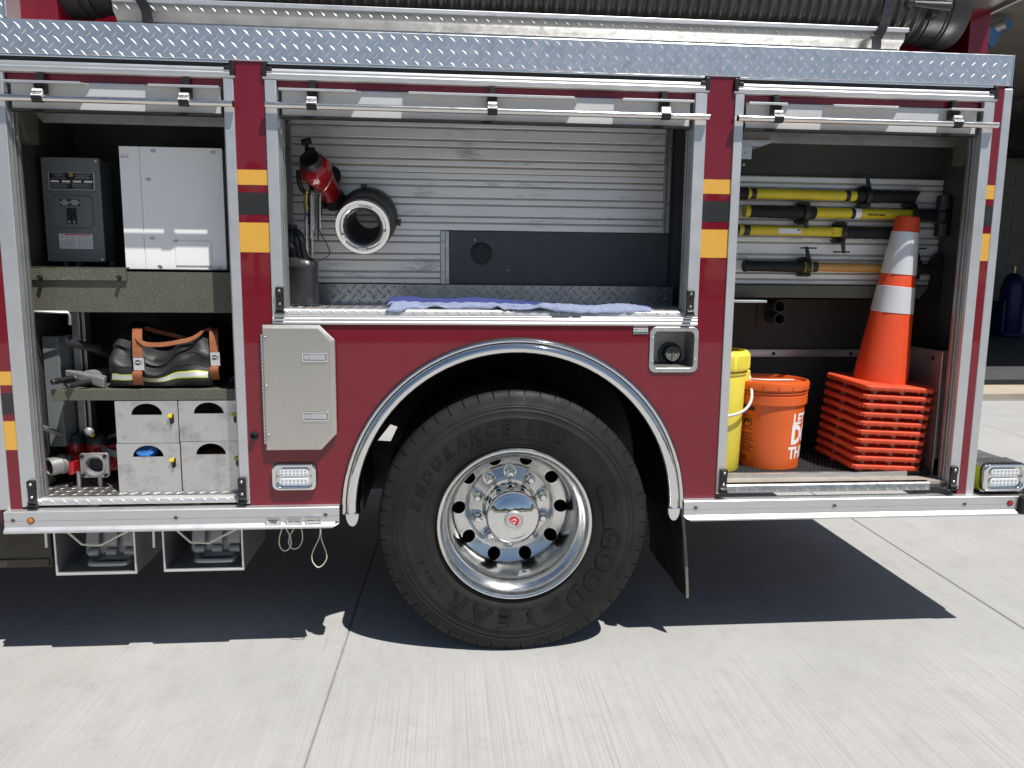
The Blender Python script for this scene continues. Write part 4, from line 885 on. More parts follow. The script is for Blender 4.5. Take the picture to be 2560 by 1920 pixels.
for px in (117, 386):
    c = U(px, 1345, .03); MB().cyl((c.x, .03, .58), (c.x-.003, .03, U(px, 1368, .03).z), .0055, n=10).build('drain_pipe', M['anod'], T, 40)
q = U(132, 1418, .10); MB().box(-2.4, q.x, .10, .60, q.z, .60).build('brown_tank', M['brown'], T, bevel=.006)
MB().box(-2.4, q.x-.01, .094, .10, q.z+.006, q.z+.035).build('tank_band', M['brown'], T)

# ------------------------------------------------------------------ top : hose tray, hose, upper body
HT = thing_part('hose_tray'); yt = .07
A = lambda px, py, Y=yt: U(px, py, Y)
xL, xR = A(281, 30).x, A(2272, 80).x
zl1, zl0, zt0, zt1, zb1 = U(1300, 32, yt).z, U(1300, 43, yt).z, U(1300, 66, yt).z, U(1300, 74, yt).z, 2.3125
MB().box(xL, xR, yt-.004, yt+.02, zl0, zl1).build('tray_lip', M['anod'], HT, bevel=.002)
MB().hexa([(xL, yt+.002, zl0), (xR-.01, yt+.002, zl0), (xR-.01, yt+.005, zl0), (xL, yt+.005, zl0), (xL, yt+.002, zl0), (xR-.01, yt+.002, zl0), (xR-.01, yt+.005, zl0), (xL, yt+.005, zl0)]) if 0 else None
pr = [(yt+.001, zl0), (yt+.003, zt0+.010), (yt+.010, zt0), (yt+.028, zt1), (yt+.060, zb1+.006), (yt+.20, zb1+.006), (yt+.20, zb1+.010), (yt+.062, zb1+.010), (yt+.031, zt1+.003), (yt+.014, zt0+.003), (yt+.007, zt0+.012), (yt+.005, zl0)]
MB().prism(pr, xL, xR-.012, 'x').build('tray_trough', M['trayd'], HT, 50)
tread_part('tray', (xL, yt, zt0+.004), (1, 0, 0), (0, 0, 1), (0, -1, 0), xR-xL-.012, zl0-zt0-.004, M['treadw'], HT)
MB().box(xL, xR-.02, yt+.035, yt+.04, zb1-.001, zt1+.004).build('tray_base', M['anodd'], HT)
# suction hose (a thing of its own, lying in the tray)
hy, hz_ = .205, 2.525
SH = thing('suction_hose', 'thick black corrugated suction hose strapped in the tray on top', 'hose', (0, hy, 2.40))
x0, x1 = -1.45, 1.60; b = MB(); prof = []; x = x0; pit = .0385
while x < x1:
    for fr, r in ((0, .1085), (.12, .109), (.25, .117), (.40, .1235), (.60, .1235), (.75, .117), (.88, .109)): prof.append((r, x-x0+fr*pit))
    x += pit
hs = b.lathe(prof, (x0, hy, hz_), (1, 0, 0), 44).build('hose_body', M['hose'], SH, 80)
MB().lathe([(.118, 0), (.124, .004), (.126, .06), (.131, .064), (.131, .072), (.137, .076), (.140, .088), (.140, .145), (.136, .152), (.112, .152), (.108, .10)], (x1-.02, hy, hz_), (1, 0, 0), 56).build('coupling', M['castd'], SH, 40)
MB().lathe([(.118, 0), (.126, .004), (.126, .07), (.136, .075), (.138, .09), (.134, .105), (.142, .11), (.142, .19), (.132, .2), (.10, .2)], (x0+.02, hy, hz_), (-1, 0, 0), 56).build('coupling', M['rubber'], SH, 40)
l0 = U(2268, 6, .06)
MB().ball(U(2274, 8, .06), .020, 14).tube([U(2280, 9, .06), U(2300, 11, .06), U(2340, 15, .06), U(2372, 17, .06)], [.011, .013, .017, .020], 10).build('lever_handle', M['castd'], SH, 50)
c = U(2364, 12, .06); MB().box(c.x-.012, c.x+.022, .045, .085, c.z-.018, c.z+.014).box(c.x-.055, c.x-.02, .055, .10, c.z-.045, c.z-.02).build('lever_bracket', M['castd'], SH, bevel=.004)
def hose_strap(ax, bx_, name):
    pts = []
    for k in range(15):
        a = math.radians(60+150*k/14); rr = .1275
        pts.append(Vector((ax+(bx_-ax)*k/14, hy+rr*math.cos(a)*1.0 if False else hy-rr*math.sin(a-math.radians(90)+math.radians(90))*1.0, hz_+rr*math.cos(a-math.radians(0)))))
    # over the front of the hose, down across the lip to the ledge
    pts = [Vector((ax, hy-rr*math.sin(math.radians(t)), hz_+rr*math.cos(math.radians(t)))) for t in range(10, 105, 10)]
    pts += [Vector((ax+(bx_-ax)*.45, yt-.010, zl1+.01)), Vector((ax+(bx_-ax)*.6, yt-.010, zl0)), Vector((ax+(bx_-ax)*.85, yt-.004, zt1+.01)), Vector((bx_, yt-.02, 2.3145)), Vector((bx_+.01, yt-.05, 2.314))]
    return MB().ribbon(pts, (.036, 0, 0), .004).build(name, M['black'], T, 50)
hose_strap(U(335, 0, .08).x, U(372, 40, .06).x, 'hose_strap'); hose_strap(U(2222, 20, .08).x, U(2188, 108, .06).x, 'hose_strap')
b = MB(); 
for px, py in ((330, 43), (372, 43), (2158, 110)): c = U(px, py, .045); b.cyl((c.x-.02, .045, 2.318), (c.x+.02, .045, 2.318), .006, n=8)
b.build('strap_buckle', M['castd'], T)
# upper body : front bulkhead at left, recess and corner post at right
yl = .10
MB().box(-1.80, U(143, 20, yl).x, yl, .5, 2.311, 2.9).build('upper_bulkhead', M['red'], T, bevel=.004)
MB().box(U(143, 20, .30).x-.02, U(300, 20, .36).x+.4, .40, .5, 2.311, 2.9).build('upper_bulkhead', M['red'], T)
b = MB().box(-2.6, U(14, 20, .03).x, .02, .4, 2.318, 2.95).build('upper_plate', M['tread'], T); tread_part('up', (-2.3, .02, 2.318), (1, 0, 0), (0, 0, 1), (0, -1, 0), 2.3+U(13, 20, .03).x, .3, M['tread'], b)
MB().box(U(20, 20, .03).x, U(25, 20, .03).x, .005, .1, 2.318, 2.95).build('upper_trim', M['anod'], T, bevel=.002)
yr = .24
xa, xb, xc = U(2374, 80, yr).x, U(2424, 80, yr).x, U(2474, 80, yr).x
MB().box(xb, xc, yr, .60, 2.311, 3.0).build('upper_post', M['red'], T, bevel=.003)
MB().box(1.55, xa+.02, yr+.10, .60, 2.311, 3.0).box(xa, xb+.02, .52, .60, 2.311, 3.0).build('upper_bulkhead', M['red'], T)
zz = U(2420, 26, yr).z; MB().box(1.60, xc-.001, yr-.002, .60, zz, 3.0).build('upper_lintel', M['red'], T, bevel=.003)
zz2 = U(2476, 22, yr-.03).z
MB().hexa([(U(2418, 14, .10).x, .06, zz2+.012), (xc+.004, .06, zz2+.012), (xc+.004, .60, zz2), (U(2418, 14, .10).x, .60, zz2), (U(2418, 14, .10).x, .06, zz2+.03), (xc+.004, .06, zz2+.03), (xc+.004, .60, zz2+.02), (U(2418, 14, .10).x, .60, zz2+.02)]).box(xc-.004, xc+.012, .04, .60, zz2-.006, zz2+.03).build('roof_flange', M['anodd'], T)

# ================================================================== EQUIPMENT IN THE FRONT COMPARTMENT
ye = .25
t = thing('breaker_panel', 'grey electrical breaker panel with two black switches and warning sticker', 'breaker panel', (-1.7, ye+.05, 1.49))
p0, p1 = U(100, 392, ye), U(264, 655, ye); x0, x1, z1, z0 = p0.x, p1.x, p0.z, p1.z
MB().box(x0+.004, x1-.004, ye+.006, ye+.11, z0+.004, z1-.004).build('enclosure', M['greyd'], t, bevel=.002)
MB().box(x0, x1, ye, ye+.006, z0, z1).build('cover', M['grey'], t, bevel=.002)
fx = lambda u: x0+(x1-x0)*u; fz = lambda v: z1-(z1-z0)*v
MB().box(fx(.07), fx(.93), ye-.002, ye+.001, fz(.71), fz(.325)).build('door', M['grey'], t, bevel=.002)
MB().ring(rrect(fx(.16), fx(.86), fz(.68), fz(.36), .02), rrect(fx(.18), fx(.84), fz(.668), fz(.373), .017), ye-.007, ye-.0018).build('door_rim', M['grey'], t, 40, bevel=.003, seg=3)
MB().prism(rrect(fx(.185), fx(.835), fz(.664), fz(.377), .016), ye-.0045, ye-.0018).build('door_recess', M['grey'], t, 40)
MB().box(fx(.07), fx(.12), ye-.006, ye-.001, fz(.455), fz(.41)).build('door_pull', M['grey'], t, bevel=.002)
lb = MB().prism(rrect(fx(.12), fx(.895), fz(.305), fz(.14), .005), ye-.0012, ye).build('rating_label', M['label_white'], t)
MB().prism(rrect(fx(.13), fx(.885), fz(.302), fz(.143), .004), ye-.0018, ye-.0012).build('label_field', M['label_black'], lb)
MB().box(fx(.475), fx(.535), ye-.0026, ye-.0018, fz(.180), fz(.148)).build('label_badge', M['yellow_stripe'], lb)
text(MB(), 'D', .0085, (fx(.505), ye-.0028, fz(.164)), bold=.0003).build('badge_letter', M['ink_black'], lb)
b = MB()
for k in range(4): b.box(fx(.155+.19*k), fx(.155+.19*k+.14), ye-.0026, ye-.0018, fz(.237), fz(.218))
b.build('rating_box', M['label_white'], lb)
b = MB(); rnd = random.Random(3)
for v, c0_, w_ in ((.152, .28, .16), (.162, .30, .24), (.172, .30, .14), (.186, .30, .2), (.198, .29, .26), (.152, .72, .22), (.163, .71, .28), (.175, .70, .2), (.188, .71, .3), (.198, .70, .24), (.246, .33, .33), (.255, .27, .24), (.266, .3, .30), (.274, .29, .28), (.286, .28, .26), (.246, .68, .33), (.256, .66, .30), (.266, .69, .34), (.276, .68, .33), (.288, .67, .28)):
    x = c0_-w_/2
    while x < c0_+w_/2: l = rnd.uniform(.015, .05); b.box(fx(x), fx(min(x+l, c0_+w_/2)), ye-.0024, ye-.0018, fz(v+.0045), fz(v)); x += l+.008
b.build('label_print', M['ink_grey'], lb)
for k, s_ in enumerate(('LEFT\nQUARTZ\nLIGHT', 'RIGHT\nQUARTZ\nLIGHT')):
    u0 = .295+.175*k; tl = MB().box(fx(u0), fx(u0+.165), ye-.0055, ye-.0045, fz(.460), fz(.397)).build('circuit_label', M['label_black'], t)
    b = MB()
    for q, ln in enumerate(s_.split('\n')): text(b, ln, .0085, (fx(u0+.0825), ye-.0058, fz(.411+.0178*q)), bold=.0001)
    b.build('circuit_lettering', M['ink_white'], tl)
for k in range(2):
    u0 = .40+.083*k; br = MB().box(fx(u0), fx(u0+.08), ye-.009, ye-.004, fz(.635), fz(.485)).build('breaker', M['black'], t, bevel=.001)
    MB().box(fx(u0+.02), fx(u0+.06), ye-.016, ye-.009, fz(.585), fz(.555)).build('toggle', M['brown'], br, bevel=.001); MB().box(fx(u0+.024), fx(u0+.056), ye-.0095, ye-.008, fz(.630), fz(.602)).build('handle_tie', M['ink_grey'], br)
MB().box(fx(.575), fx(.63), ye-.006, ye-.004, fz(.635), fz(.485)).box(fx(.645), fx(.70), ye-.006, ye-.004, fz(.635), fz(.485)).build('filler_strip', M['grey'], t, bevel=.0008)
ws = MB().box(fx(.225), fx(.80), ye-.001, ye, fz(.873), fz(.728)).build('warning_sticker', M['label_white'], t)
MB().box(fx(.31), fx(.79), ye-.0016, ye-.001, fz(.743), fz(.732)).build('warning_band', M['ink_red'], ws)
MB().tube([Vector((fx(u_), ye-.0016, fz(v_))) for u_, v_ in ((.25, .735), (.275, .75), (.255, .775))], .001, 4).tube([Vector((fx(u_), ye-.0016, fz(v_))) for u_, v_ in ((.30, .74), (.275, .75), (.30, .77))], .001, 4).build('warning_symbol', M['ink_red'], ws)
b = MB()
for v in (.750, .758, .768, .778, .788, .798, .806, .815, .823, .832, .840, .849, .857):
    for (ua, ub) in ((.33 if v < .79 else .245, .51), (.535, .785)):
        x = ua
        while x < ub: l = rnd.uniform(.02, .07); b.box(fx(x), fx(min(x+l, ub)), ye-.0016, ye-.001, fz(v+.004), fz(v)); x += l+.01
b.build('warning_print', M['ink_grey'], ws)
screws('cover_screw', [(fx(u_), ye, fz(v_)) for u_, v_ in ((.035, .025), (.945, .03), (.035, .975), (.955, .975))], t, .0065, .004)
b = MB()
for zc_ in (fz(.14), fz(.86)):
    for r_ in (.02, .013): b.lathe([(r_, 0), (r_, .0012), (r_-.0012, .0012), (r_-.0012, 0)], (x1-.004, ye+.055, zc_), (1, 0, 0), 24)
b.build('knockout', M['greyd'], t)
b = MB()
for u_, y_ in ((.22, .04), (.44, .04), (.97, .07)): b.cyl((fx(u_), ye+y_, 1.475), (fx(u_), ye+y_, z0+.004), .013, n=12).cyl((fx(u_), ye+y_, z0-.012), (fx(u_), ye+y_, z0+.002), .018, n=6)
b.build('cable_gland', M['castd'], t)
# inverter housing
yi = .165
t = thing('inverter_box', 'white metal inverter cabinet with small screws beside the breaker panel', 'inverter', (-1.26, .3, 1.49))
p0, p1 = U(300, 367, yi), U(567, 675, yi); x0, x1, z1, z0 = -1.447, -1.082, 1.932, 1.4885
MB().box(x0, x1, yi+.003, .54, z0, z1).build('cabinet', M['white'], t, bevel=.002)
xs1 = U(355, 500, yi).x
MB().box(x0-.0008, xs1-.0012, yi-.001, yi+.003, z0+.0005, z1+.0006).build('side_cover', M['white'], t, bevel=.0012)
MB().box(xs1+.0012, x1+.0006, yi-.001, yi+.003, z0+.0005, z1+.0006).build('front_cover', M['white'], t, bevel=.0012)
q0, q1 = U(438, 602, yi), U(531, 665, yi); MB().box(q0.x, q1.x, yi-.004, yi-.001, q1.z, q0.z).build('access_hatch', M['white'], t, bevel=.001)
for px, py in ((385, 378), (534, 382), (373, 449), (383, 596), (441, 603), (403, 666), (526, 666), (548, 668)):
    b = MB(); c = U(px, py, yi-.001); screw(b, c, .0062, h=.004); b.cyl(c+Vector((-.008, -.0006, .001)), c+Vector((-.008, .001, .001)), .005, n=10); b.build('cover_screw', M['screw'], t, 40)
c = U(301, 392, yi-.0014); text(MB(), 'ERTER', .0105, c, align='LEFT', bold=.0001).build('printing', M['ink_grey'], t)
c = U(316, 386, yi-.0014); MB().box(c.x-.012, c.x+.008, yi-.0018, yi-.0012, c.z-.0006, c.z+.0003).build('arrow_mark', M['ink_grey'], t)

# drawers on the floor
yb = .072
def half_moon(cx, z, r, n=14): return [(cx+r*math.cos(PI*i/n), z+r*.78*math.sin(PI*i/n)) for i in range(n+1)]
def drawer(c4, hx, hyb, r, lat, label):
    P = [U(x, y, yb) for x, y in c4]; x0 = (P[0].x+P[3].x)/2; x1 = (P[1].x+P[2].x)/2; z1 = (P[0].z+P[1].z)/2; z0 = (P[2].z+P[3].z)/2
    t = thing('drawer_bin', label, 'drawer', ((x0+x1)/2, .3, z0), 'aluminium drawers in the front compartment')
    hm = half_moon(hx, hyb, r); n = len(hm)
    # front with half-moon hole: two halves joined round the opening
    b = MB(); y0, y1 = yb, yb+.003
    left = [(x0, z0), (hx, z0), (hx, hyb)] + [p for p in reversed(hm[n//2:])][0:0]
    polyL = [(x0, z0), (hx, z0), (hx, hyb), hm[-1]] + list(reversed(hm[n//2:-1])) + [(hx, z1), (x0, z1)]
    polyR = [(hx, z0), (x1, z0), (x1, z1), (hx, z1)] + list(reversed(hm[:n//2+1])) + [(hx, hyb)]
    b.prism(polyL, y0, y1); b.prism(polyR, y0, y1)
    b.box(x0+.001, x0+.004, y1, .5, z0, z1).box(x1-.004, x1-.001, y1, .5, z0, z1).box(x0+.004, x1-.004, .497, .5, z0, z1).box(x0+.001, x1-.001, y1, .5, z0, z0+.003)
    b.build('drawer_shell', M['bin'], t)
    lx, lz = lat.x, lat.z
    k = MB().box(lx-.001, lx+.015, yb-.0008, yb+.002, lz-.030, lz+.003).build('latch_slot', M['dark'], t)
    MB().hexa([(lx-.006, yb-.014, lz-.006), (lx+.009, yb-.011, lz-.011), (lx+.009, yb+.001, lz-.011), (lx-.006, yb+.001, lz-.006), (lx-.004, yb-.012, lz+.001), (lx+.011, yb-.009, lz+.003), (lx+.011, yb+.001, lz+.004), (lx-.004, yb+.001, lz+.002)]).build('latch_tab', M['yellow_tool'], t, bevel=.001)
    MB().box(lx+.004, lx+.010, yb-.010, yb, lz-.034, lz-.014).build('latch_pin', M['black'], t)
    return t, x0, x1, z0, z1
fl = .655
d1 = drawer([(287.5, 1002.5), (443, 1002), (447.5, 1107), (291.5, 1108)], U(367, 1037, yb).x, U(367, 1037.5, yb).z, .0555, U(424, 1037, yb), 'upper left aluminium drawer with an empty half-moon hand hole')
d2 = drawer([(445.5, 1002), (606, 1001.5), (611, 1102), (450, 1103)], U(522, 1034, yb).x, U(522, 1034, yb).z, .0545, U(584, 1034, yb), 'upper right aluminium drawer against the door rail, dark hand hole')
d3 = drawer([(291.5, 1110), (450.5, 1107.5), (453.5, 1237), (299, 1239)], U(371, 1142, yb).x, U(371, 1142, yb).z, .0555, U(429, 1147, yb), 'lower left aluminium drawer showing a blue cap through its hole')
d4 = drawer([(453, 1104.5), (611, 1103), (616, 1231), (457, 1232)], U(528, 1136, yb).x, U(528, 1136, yb).z, .0545, U(590, 1143, yb), 'lower right aluminium drawer showing rusty orange gear through its hole')
MB().box(-1.452, -.966, .12, .5, d1[3]-.012, d1[3]-.004).box(-1.46, -1.452, .09, .5, .66, ZS2-.01).build('drawer_rack', M['alu'], K1)
_h = U(371, 1142, yb); c = Vector((_h.x-.016, .118, _h.z-.002)); t = thing('hose_plug', 'round blue plastic hose plug lying inside the lower left drawer', 'plug', c)
MB().lathe([(.038, .0), (.040, .008), (.040, .03), (.036, .034), (.0002, .036)], c+Vector((0, 0, .005)), (0, -.55, .8), 28).build('cap_body', M['blue'], t, 40)
MB().cyl((c.x, c.y, d3[3]+.004), (c.x, c.y, c.z+.004), .03, n=14).build('cap_stem', M['blue'], t)
MB().lathe([(.030, .036), (.028, .040), (.026, .036)], c+Vector((0, 0, .005)), (0, -.55, .8), 28).build('cap_ring', M['duct'], t)
_h = U(528, 1136, yb); c = Vector((_h.x, .14, d4[3]+.003)); t = thing('orange_coil', 'rust orange coiled line lying inside the lower right drawer', 'coil', c)
b = MB()
for k in range(16): b.lathe([(.045+.004*math.cos(a), .004*math.sin(a)+.009*k+.005) for a in (0, 1.2, 2.4, 3.6, 4.8)], c, (0, 0, 1), 26, closed=True)
b.build('coil_line', M['strap'], t, 60)

# gated wye valve
def wye():
    t = thing('gated_wye_valve', 'red gated wye valve with grey flanged outlets and ball-ended levers on the tread floor', 'valve', (-1.6, .25, .655))
    Z = lambda x, y: (60+x/6.91, 1020+y/6.91)
    c2 = U(*Z(1230, 985), .15)             # near square flange centre
    n2 = Vector((.02, -1, .02)).normalized()
    hs = .052
    b = MB(); sq = rrect(c2.x-hs, c2.x+hs, c2.z-hs*.92, c2.z+hs*.92, .010); cn = len(sq); ho = [(c2.x+.031*math.cos(a), c2.z+.031*math.sin(a)) for a in [math.atan2(z-c2.z, x-c2.x) for x, z in sq]]; ho = [(c2.x+(x-c2.x)*1.2, c2.z+(z-c2.z)*1.2) for x, z in ho]
    b.ring(sq, ho, .142, .156); b.build('outlet_flange', M['cast'], t, 40, bevel=.003)
    MB().lathe([(.043, .010), (.043, -.005), (.041, -.011), (.035, -.011), (.031, .0), (.030, .03)], (c2.x+.002, .148, c2.z), (0, 1, 0), 40).build('outlet_ring', M['cast'], t, 40)
    MB().cyl((c2.x, .170, c2.z), (c2.x, .174, c2.z), .0305, n=24).build('outlet_bore', M['dark'], t)
    for s_, q_ in ((-1, 1), (1, 1), (-1, -1), (1, -1)):
        MB().lathe([(.0075, 0), (.0075, .004), (.0045, .005), (.0045, .001), (.0002, .001)], (c2.x+s_*.0415, .142, c2.z+q_*.037), (0, -1, 0), 14).build('flange_bolt', M['castd'], t, 40)
    # left outlet turned aside, threaded
    c1 = U(*Z(690, 960), .20); d1_ = Vector((-.62, -.78, -.04)).normalized()
    e1 = Vector((0, 0, 1)); e2 = d1_.cross(e1).normalized(); vs = []
    for k in (0, .012):
        for s_, q_ in ((-1, -1), (1, -1), (1, 1), (-1, 1)): vs.append(c1 + e2*s_*.043 + e1*q_*.041 - d1_*k)
    MB().hexa(vs[:4]+vs[4:]).build('outlet_flange', M['castd'], t, bevel=.005)
    pf = [(.0385, 0), (.0385, .012)]
    for k in range(7): pf += [(.0335, .014+.0058*k), (.0350, .0165+.0058*k), (.0335, .019+.0058*k)]
    pf += [(.0325, .056), (.029, .057), (.028, .04), (.027, .0)]
    MB().lathe(pf, c1, d1_, 36).build('threaded_outlet', M['cast'], t, 40)
    MB().cyl(c1+d1_*.012, c1+d1_*.014, .0275, n=24).build('outlet_bore', M['dark'], t)
    # red body : two barrels, bridge
    k1 = U(*Z(900, 640), .27); k2 = U(*Z(1270, 650), .245)
    MB().cyl((k1.x, k1.y, k1.z-.075), (k1.x, k1.y, k1.z+.012), .0375, .0365, n=24).cyl((k2.x, k2.y, k2.z-.07), (k2.x, k2.y, k2.z+.012), .0375, .0365, n=24).box(k1.x, k2.x+.05, .20, .30, c2.z-.036, k2.z-.03).cyl((c2.x, .180, c2.z), (c2.x, .26, c2.z), .041, n=24).cyl(c1-d1_*.012, c1-d1_*.08, .037, n=24).cyl((k2.x+.06, .22, c2.z+.01), (k2.x+.06, .36, c2.z+.01), .052, n=26).build('valve_body', M['red2'], t, 45, bevel=.004)
    MB().prism([(c1.x+.046, c1.z-.030), (c1.x+.062, c1.z-.028), (c1.x+.066, c1.z+.022), (c1.x+.048, c1.z+.018)], .135, .20).build('body_rib', M['red2'], t, bevel=.003)
    for kc in (k1, k2):
        MB().lathe([(.039, -.0), (.039, .010), (.0365, .013), (.030, .034), (.022, .038), (.0002, .039)], (kc.x, kc.y, kc.z+.010), (0, 0, 1), 28).build('valve_bonnet', M['castd'], t, 40)
    MB().lathe([(.066, 0), (.072, .012), (.058, .03)], (k2.x+.075, .27, k2.z-.012), (.25, -.5, 1), 28).build('inlet_swivel', M['cast'], t, 40)
    # levers
    a = Vector((k1.x-.01, k1.y-.01, k1.z+.03)); e = U(*Z(245, 305), .10)
    MB().cyl(a, e, .0105, .0092, n=14).build('lever', M['cast'], t, 40); MB().ball(U(*Z(205, 295), .095), .0135, 16).build('lever_ball', M['cast'], t, 60)
    a = Vector((k2.x, k2.y-.01, k2.z+.028)); e = U(*Z(1130, 395), .125); 
    MB().cyl(a, e, .0095, n=14).build('lever', M['castd'], t, 40); MB().ball(e, .0175, 18).build('lever_ball', M['cast'], t, 60)
    m_ = a.lerp(e, .62); MB().cyl(m_, a.lerp(e, .76), .0105, n=14).build('lever_ring', M['yellow_tool'], t, 40)
    for px, py, yy in ((955, 1240, .17), (1318, 1260, .17)):
        c = U(*Z(px, py), yy); MB().cyl((c.x, yy, .6555), (c.x, yy, c2.z-.03), .009, n=12).build('foot', M['cast'], t, 40)
wye()
# hydraulic pump tool with two grips and black cylinder
t = thing('spreader_pump', 'aluminium hand pump tool with two black grips pointing out over the shelf', 'pump tool', (-1.6, .15, ZS2))
BZ = lambda x, y: (90+x/4.337, 780+y/4.337)
a0 = U(*BZ(600, 745), .14)
P = lambda x, y, Y: U(*BZ(x, y), Y)
pa, pb, pc_, pd = P(310, 640, .17), P(745, 715, .11), P(745, 830, .11), P(500, 830, .10)
MB().hexa([P(310, 700, .17), P(745, 835, .11), P(770, 800, .24), P(420, 690, .26), P(310, 625, .17), P(745, 715, .11), P(770, 690, .24), P(420, 625, .26)]).build('pump_block', M['cast'], t, bevel=.006)
for (xa, ya, xb_, yb_) in ((180, 760, 400, 715), (345, 805, 590, 755)):
    g0, g1 = P(xa, ya, .055), P(xb_, yb_, .13)
    MB().cyl(g0, g1, .0105, .0112, n=16).build('grip', M['rubber'], t, 40)
    MB().lathe([(.0112, 0), (.0095, .003), (.004, .0035), (.0035, .002), (.0002, .002)], g0, g0-g1, 16).build('grip_end', M['castd'], t, 40)
    MB().cyl(g0.lerp(g1, .17), g0.lerp(g1, .30), .0114, n=16).build('grip_ring', M['black'], t, 40)
    MB().cyl(g0.lerp(g1, .86), g0.lerp(g1, 1.1), .008, n=12).build('grip_stem', M['cast'], t, 40)
MB().cyl(P(470, 690, .20), P(470, 640, .20), .008, n=12).build('block_stud', M['cast'], t, 40)
MB().cyl(P(560, 700, .20), P(980, 640, .42), .024, n=18).build('pump_barrel', M['cast'], t, 40)
MB().cyl(P(300, 320, .16), P(690, 400, .26), .0165, n=18).cyl(P(660, 400, .25), P(860, 455, .33), .021, n=18).build('black_cylinder', M['castd'], t, 40)
# black hose bag with rust straps
def sn(x, a, f, p): return a*math.sin(f*x+p)
def make_bag():
    t = thing('gear_bag', 'black rubberised gear bag with rust webbing straps and chrome buckles', 'bag', (-1.3, .25, ZS2))
    xl = P(788, 600, .12).x; xr = P(1905, 600, .12).x; W_ = xr-xl; z0 = ZS2+.003
    NU, NV = 44, 26
    def prof(u):     # height of the front roll and of the back, along the bag
        h = .140 + .012*math.sin(5.5*u+2.2) - .038*math.exp(-((u-.46)/.12)**2) + .018*math.exp(-((u-.76)/.15)**2)+.004*math.sin(31*u)
        return h
    def pt(u, v):    # v 0 bottom-front .. .6 top of front .. 1 back
        h = prof(u); ed = min(1, .72+.28*(1-abs(2*u-1)**14)); x = xl+W_*u
        if v < .55:
            k = v/.55; z = z0 + h*k
            y = .115 - .018*math.sin(PI*min(1, k*1.05))**.7*ed - .012*math.sin(k*10.5+1.9*math.sin(4.5*u)+.5)*(.3+.7*k) + .032*k*k + .004*math.sin(19*u+6*k)
            if k < .10: y += .018*(1-k/.10)**2
        else:
            k = (v-.55)/.45; z = z0 + h + (.072+.010*math.sin(6*u+1)+.004*math.sin(17*u))*math.sin(k*PI*.62) ; y = .135+.26*k
        y += .05*(1-ed)
        z -= .022*(1-ed)*(z-z0)/.12
        return Vector((x, y, z))
    vs = [pt(i/NU, j/NV) for i in range(NU+1) for j in range(NV+1)]
    fs = [(i*(NV+1)+j, i*(NV+1)+j+1, (i+1)*(NV+1)+j+1, (i+1)*(NV+1)+j) for i in range(NU) for j in range(NV)]
    b = MB().add(vs, fs)
    for i in (0, NU):
        c = [pt(i/NU, j/NV) for j in range(NV+1)]; b.quad(*c, Vector((c[-1].x, c[-1].y, z0)))
    b.build('bag_body', M['bagblack'], t, 50)
    # seams : thin raised welts
    for v in (.30, .44):
        MB().tube([pt(u/30, v+.02*math.sin(u*.35))+Vector((0, -.001, 0)) for u in range(1, 30)], .0016, 5).build('bag_seam', M['rubber'], t, 60)
    def band(u0, u1, v0, v1, off, m, name):
        vs = []; n = 30
        for i in range(n+1):
            u = u0+(u1-u0)*i/n; dv = .03*(u-.4)
            for v in (v0+dv, (v0+v1)/2+dv, v1+dv): vs.append(pt(u, v)+Vector((0, -off, 0)))
        MB().add(vs, [(i*3+j, i*3+j+1, i*3+j+4, i*3+j+3) for i in range(n) for j in (0, 1)]).build(name, M[m], t, 60)
    band(.035, .97, .125, .215, .0022, 'lime', 'lime_piping'); band(.037, .968, .138, .202, .0032, 'silver_tape', 'reflective_tape')
    # strap and buckle sets
    def strap_set(xc, w_, ytop, ybot, dY, bk0, bk1, dark):
        pts = [P(xc+6, ytop+10, .30), P(xc-4, ytop, .20), P(xc-8, ytop+60, .12+dY), P(xc-4, (ytop+bk0)/2+60, .098+dY), P(xc, bk0+10, .090+dY)]
        wv = Vector((w_, 0, 0)); MB().ribbon(smooth(pts, 4), wv, .004).build('webbing', M['strap'], t, 50)
        b0 = P(xc+4, bk1-8, .086+dY); b1 = P(xc+8, ybot, .088+dY)
        MB().ribbon(smooth([b0, b0.lerp(b1, .3)+Vector((0, -.012, 0)), b1], 4), [wv*(.62 if i < 2 else 1) for i in range(9)], .004).build('webbing_end', M['strap'], t, 50)
        c0, c1 = P(xc-w_*600, bk0, .078+dY), P(xc+w_*600, bk1, .078+dY); cx = P(xc+4, (bk0+bk1)/2, .078+dY).x; hw = w_*.56
        bk = MB().hexa([(cx-hw, .082+dY, c1.z), (cx+hw, .082+dY, c1.z), (cx+hw, .094+dY, c1.z), (cx-hw, .094+dY, c1.z), (cx-hw, .080+dY, c0.z), (cx+hw, .080+dY, c0.z), (cx+hw, .094+dY, c0.z), (cx-hw, .094+dY, c0.z)]).build('buckle', M['chrome'], t, bevel=.003)
        zc = (c0.z*.62+c1.z*.38); MB().box(cx-hw*.62, cx+hw*.62, .074+dY, .082+dY, zc-.011, zc+.011).build('buckle_button', M['anod'], bk, bevel=.002)
        MB().cyl((cx, .0732+dY, zc), (cx, .0741+dY, zc), hw*.50, n=20).build('button_face', M['black'], bk)
        text(MB(), 'PRESS', .0062, (cx, .0728+dY, zc), bold=.0002).build('button_lettering', M['ink_white'], bk)
    strap_set(1105, .035, 175, 788, .0, 490, 640, 0); strap_set(1935, .032, 185, 730, .035, 430, 590, 1)
    lp = [P(1095, 190, .17), P(1070, 235, .13), P(1115, 300, .10), P(1200, 350, .095), P(1380, 352, .10), P(1560, 322, .11), P(1690, 288, .13), P(1790, 225, .16), P(1850, 190, .19), P(1930, 200, .20)]
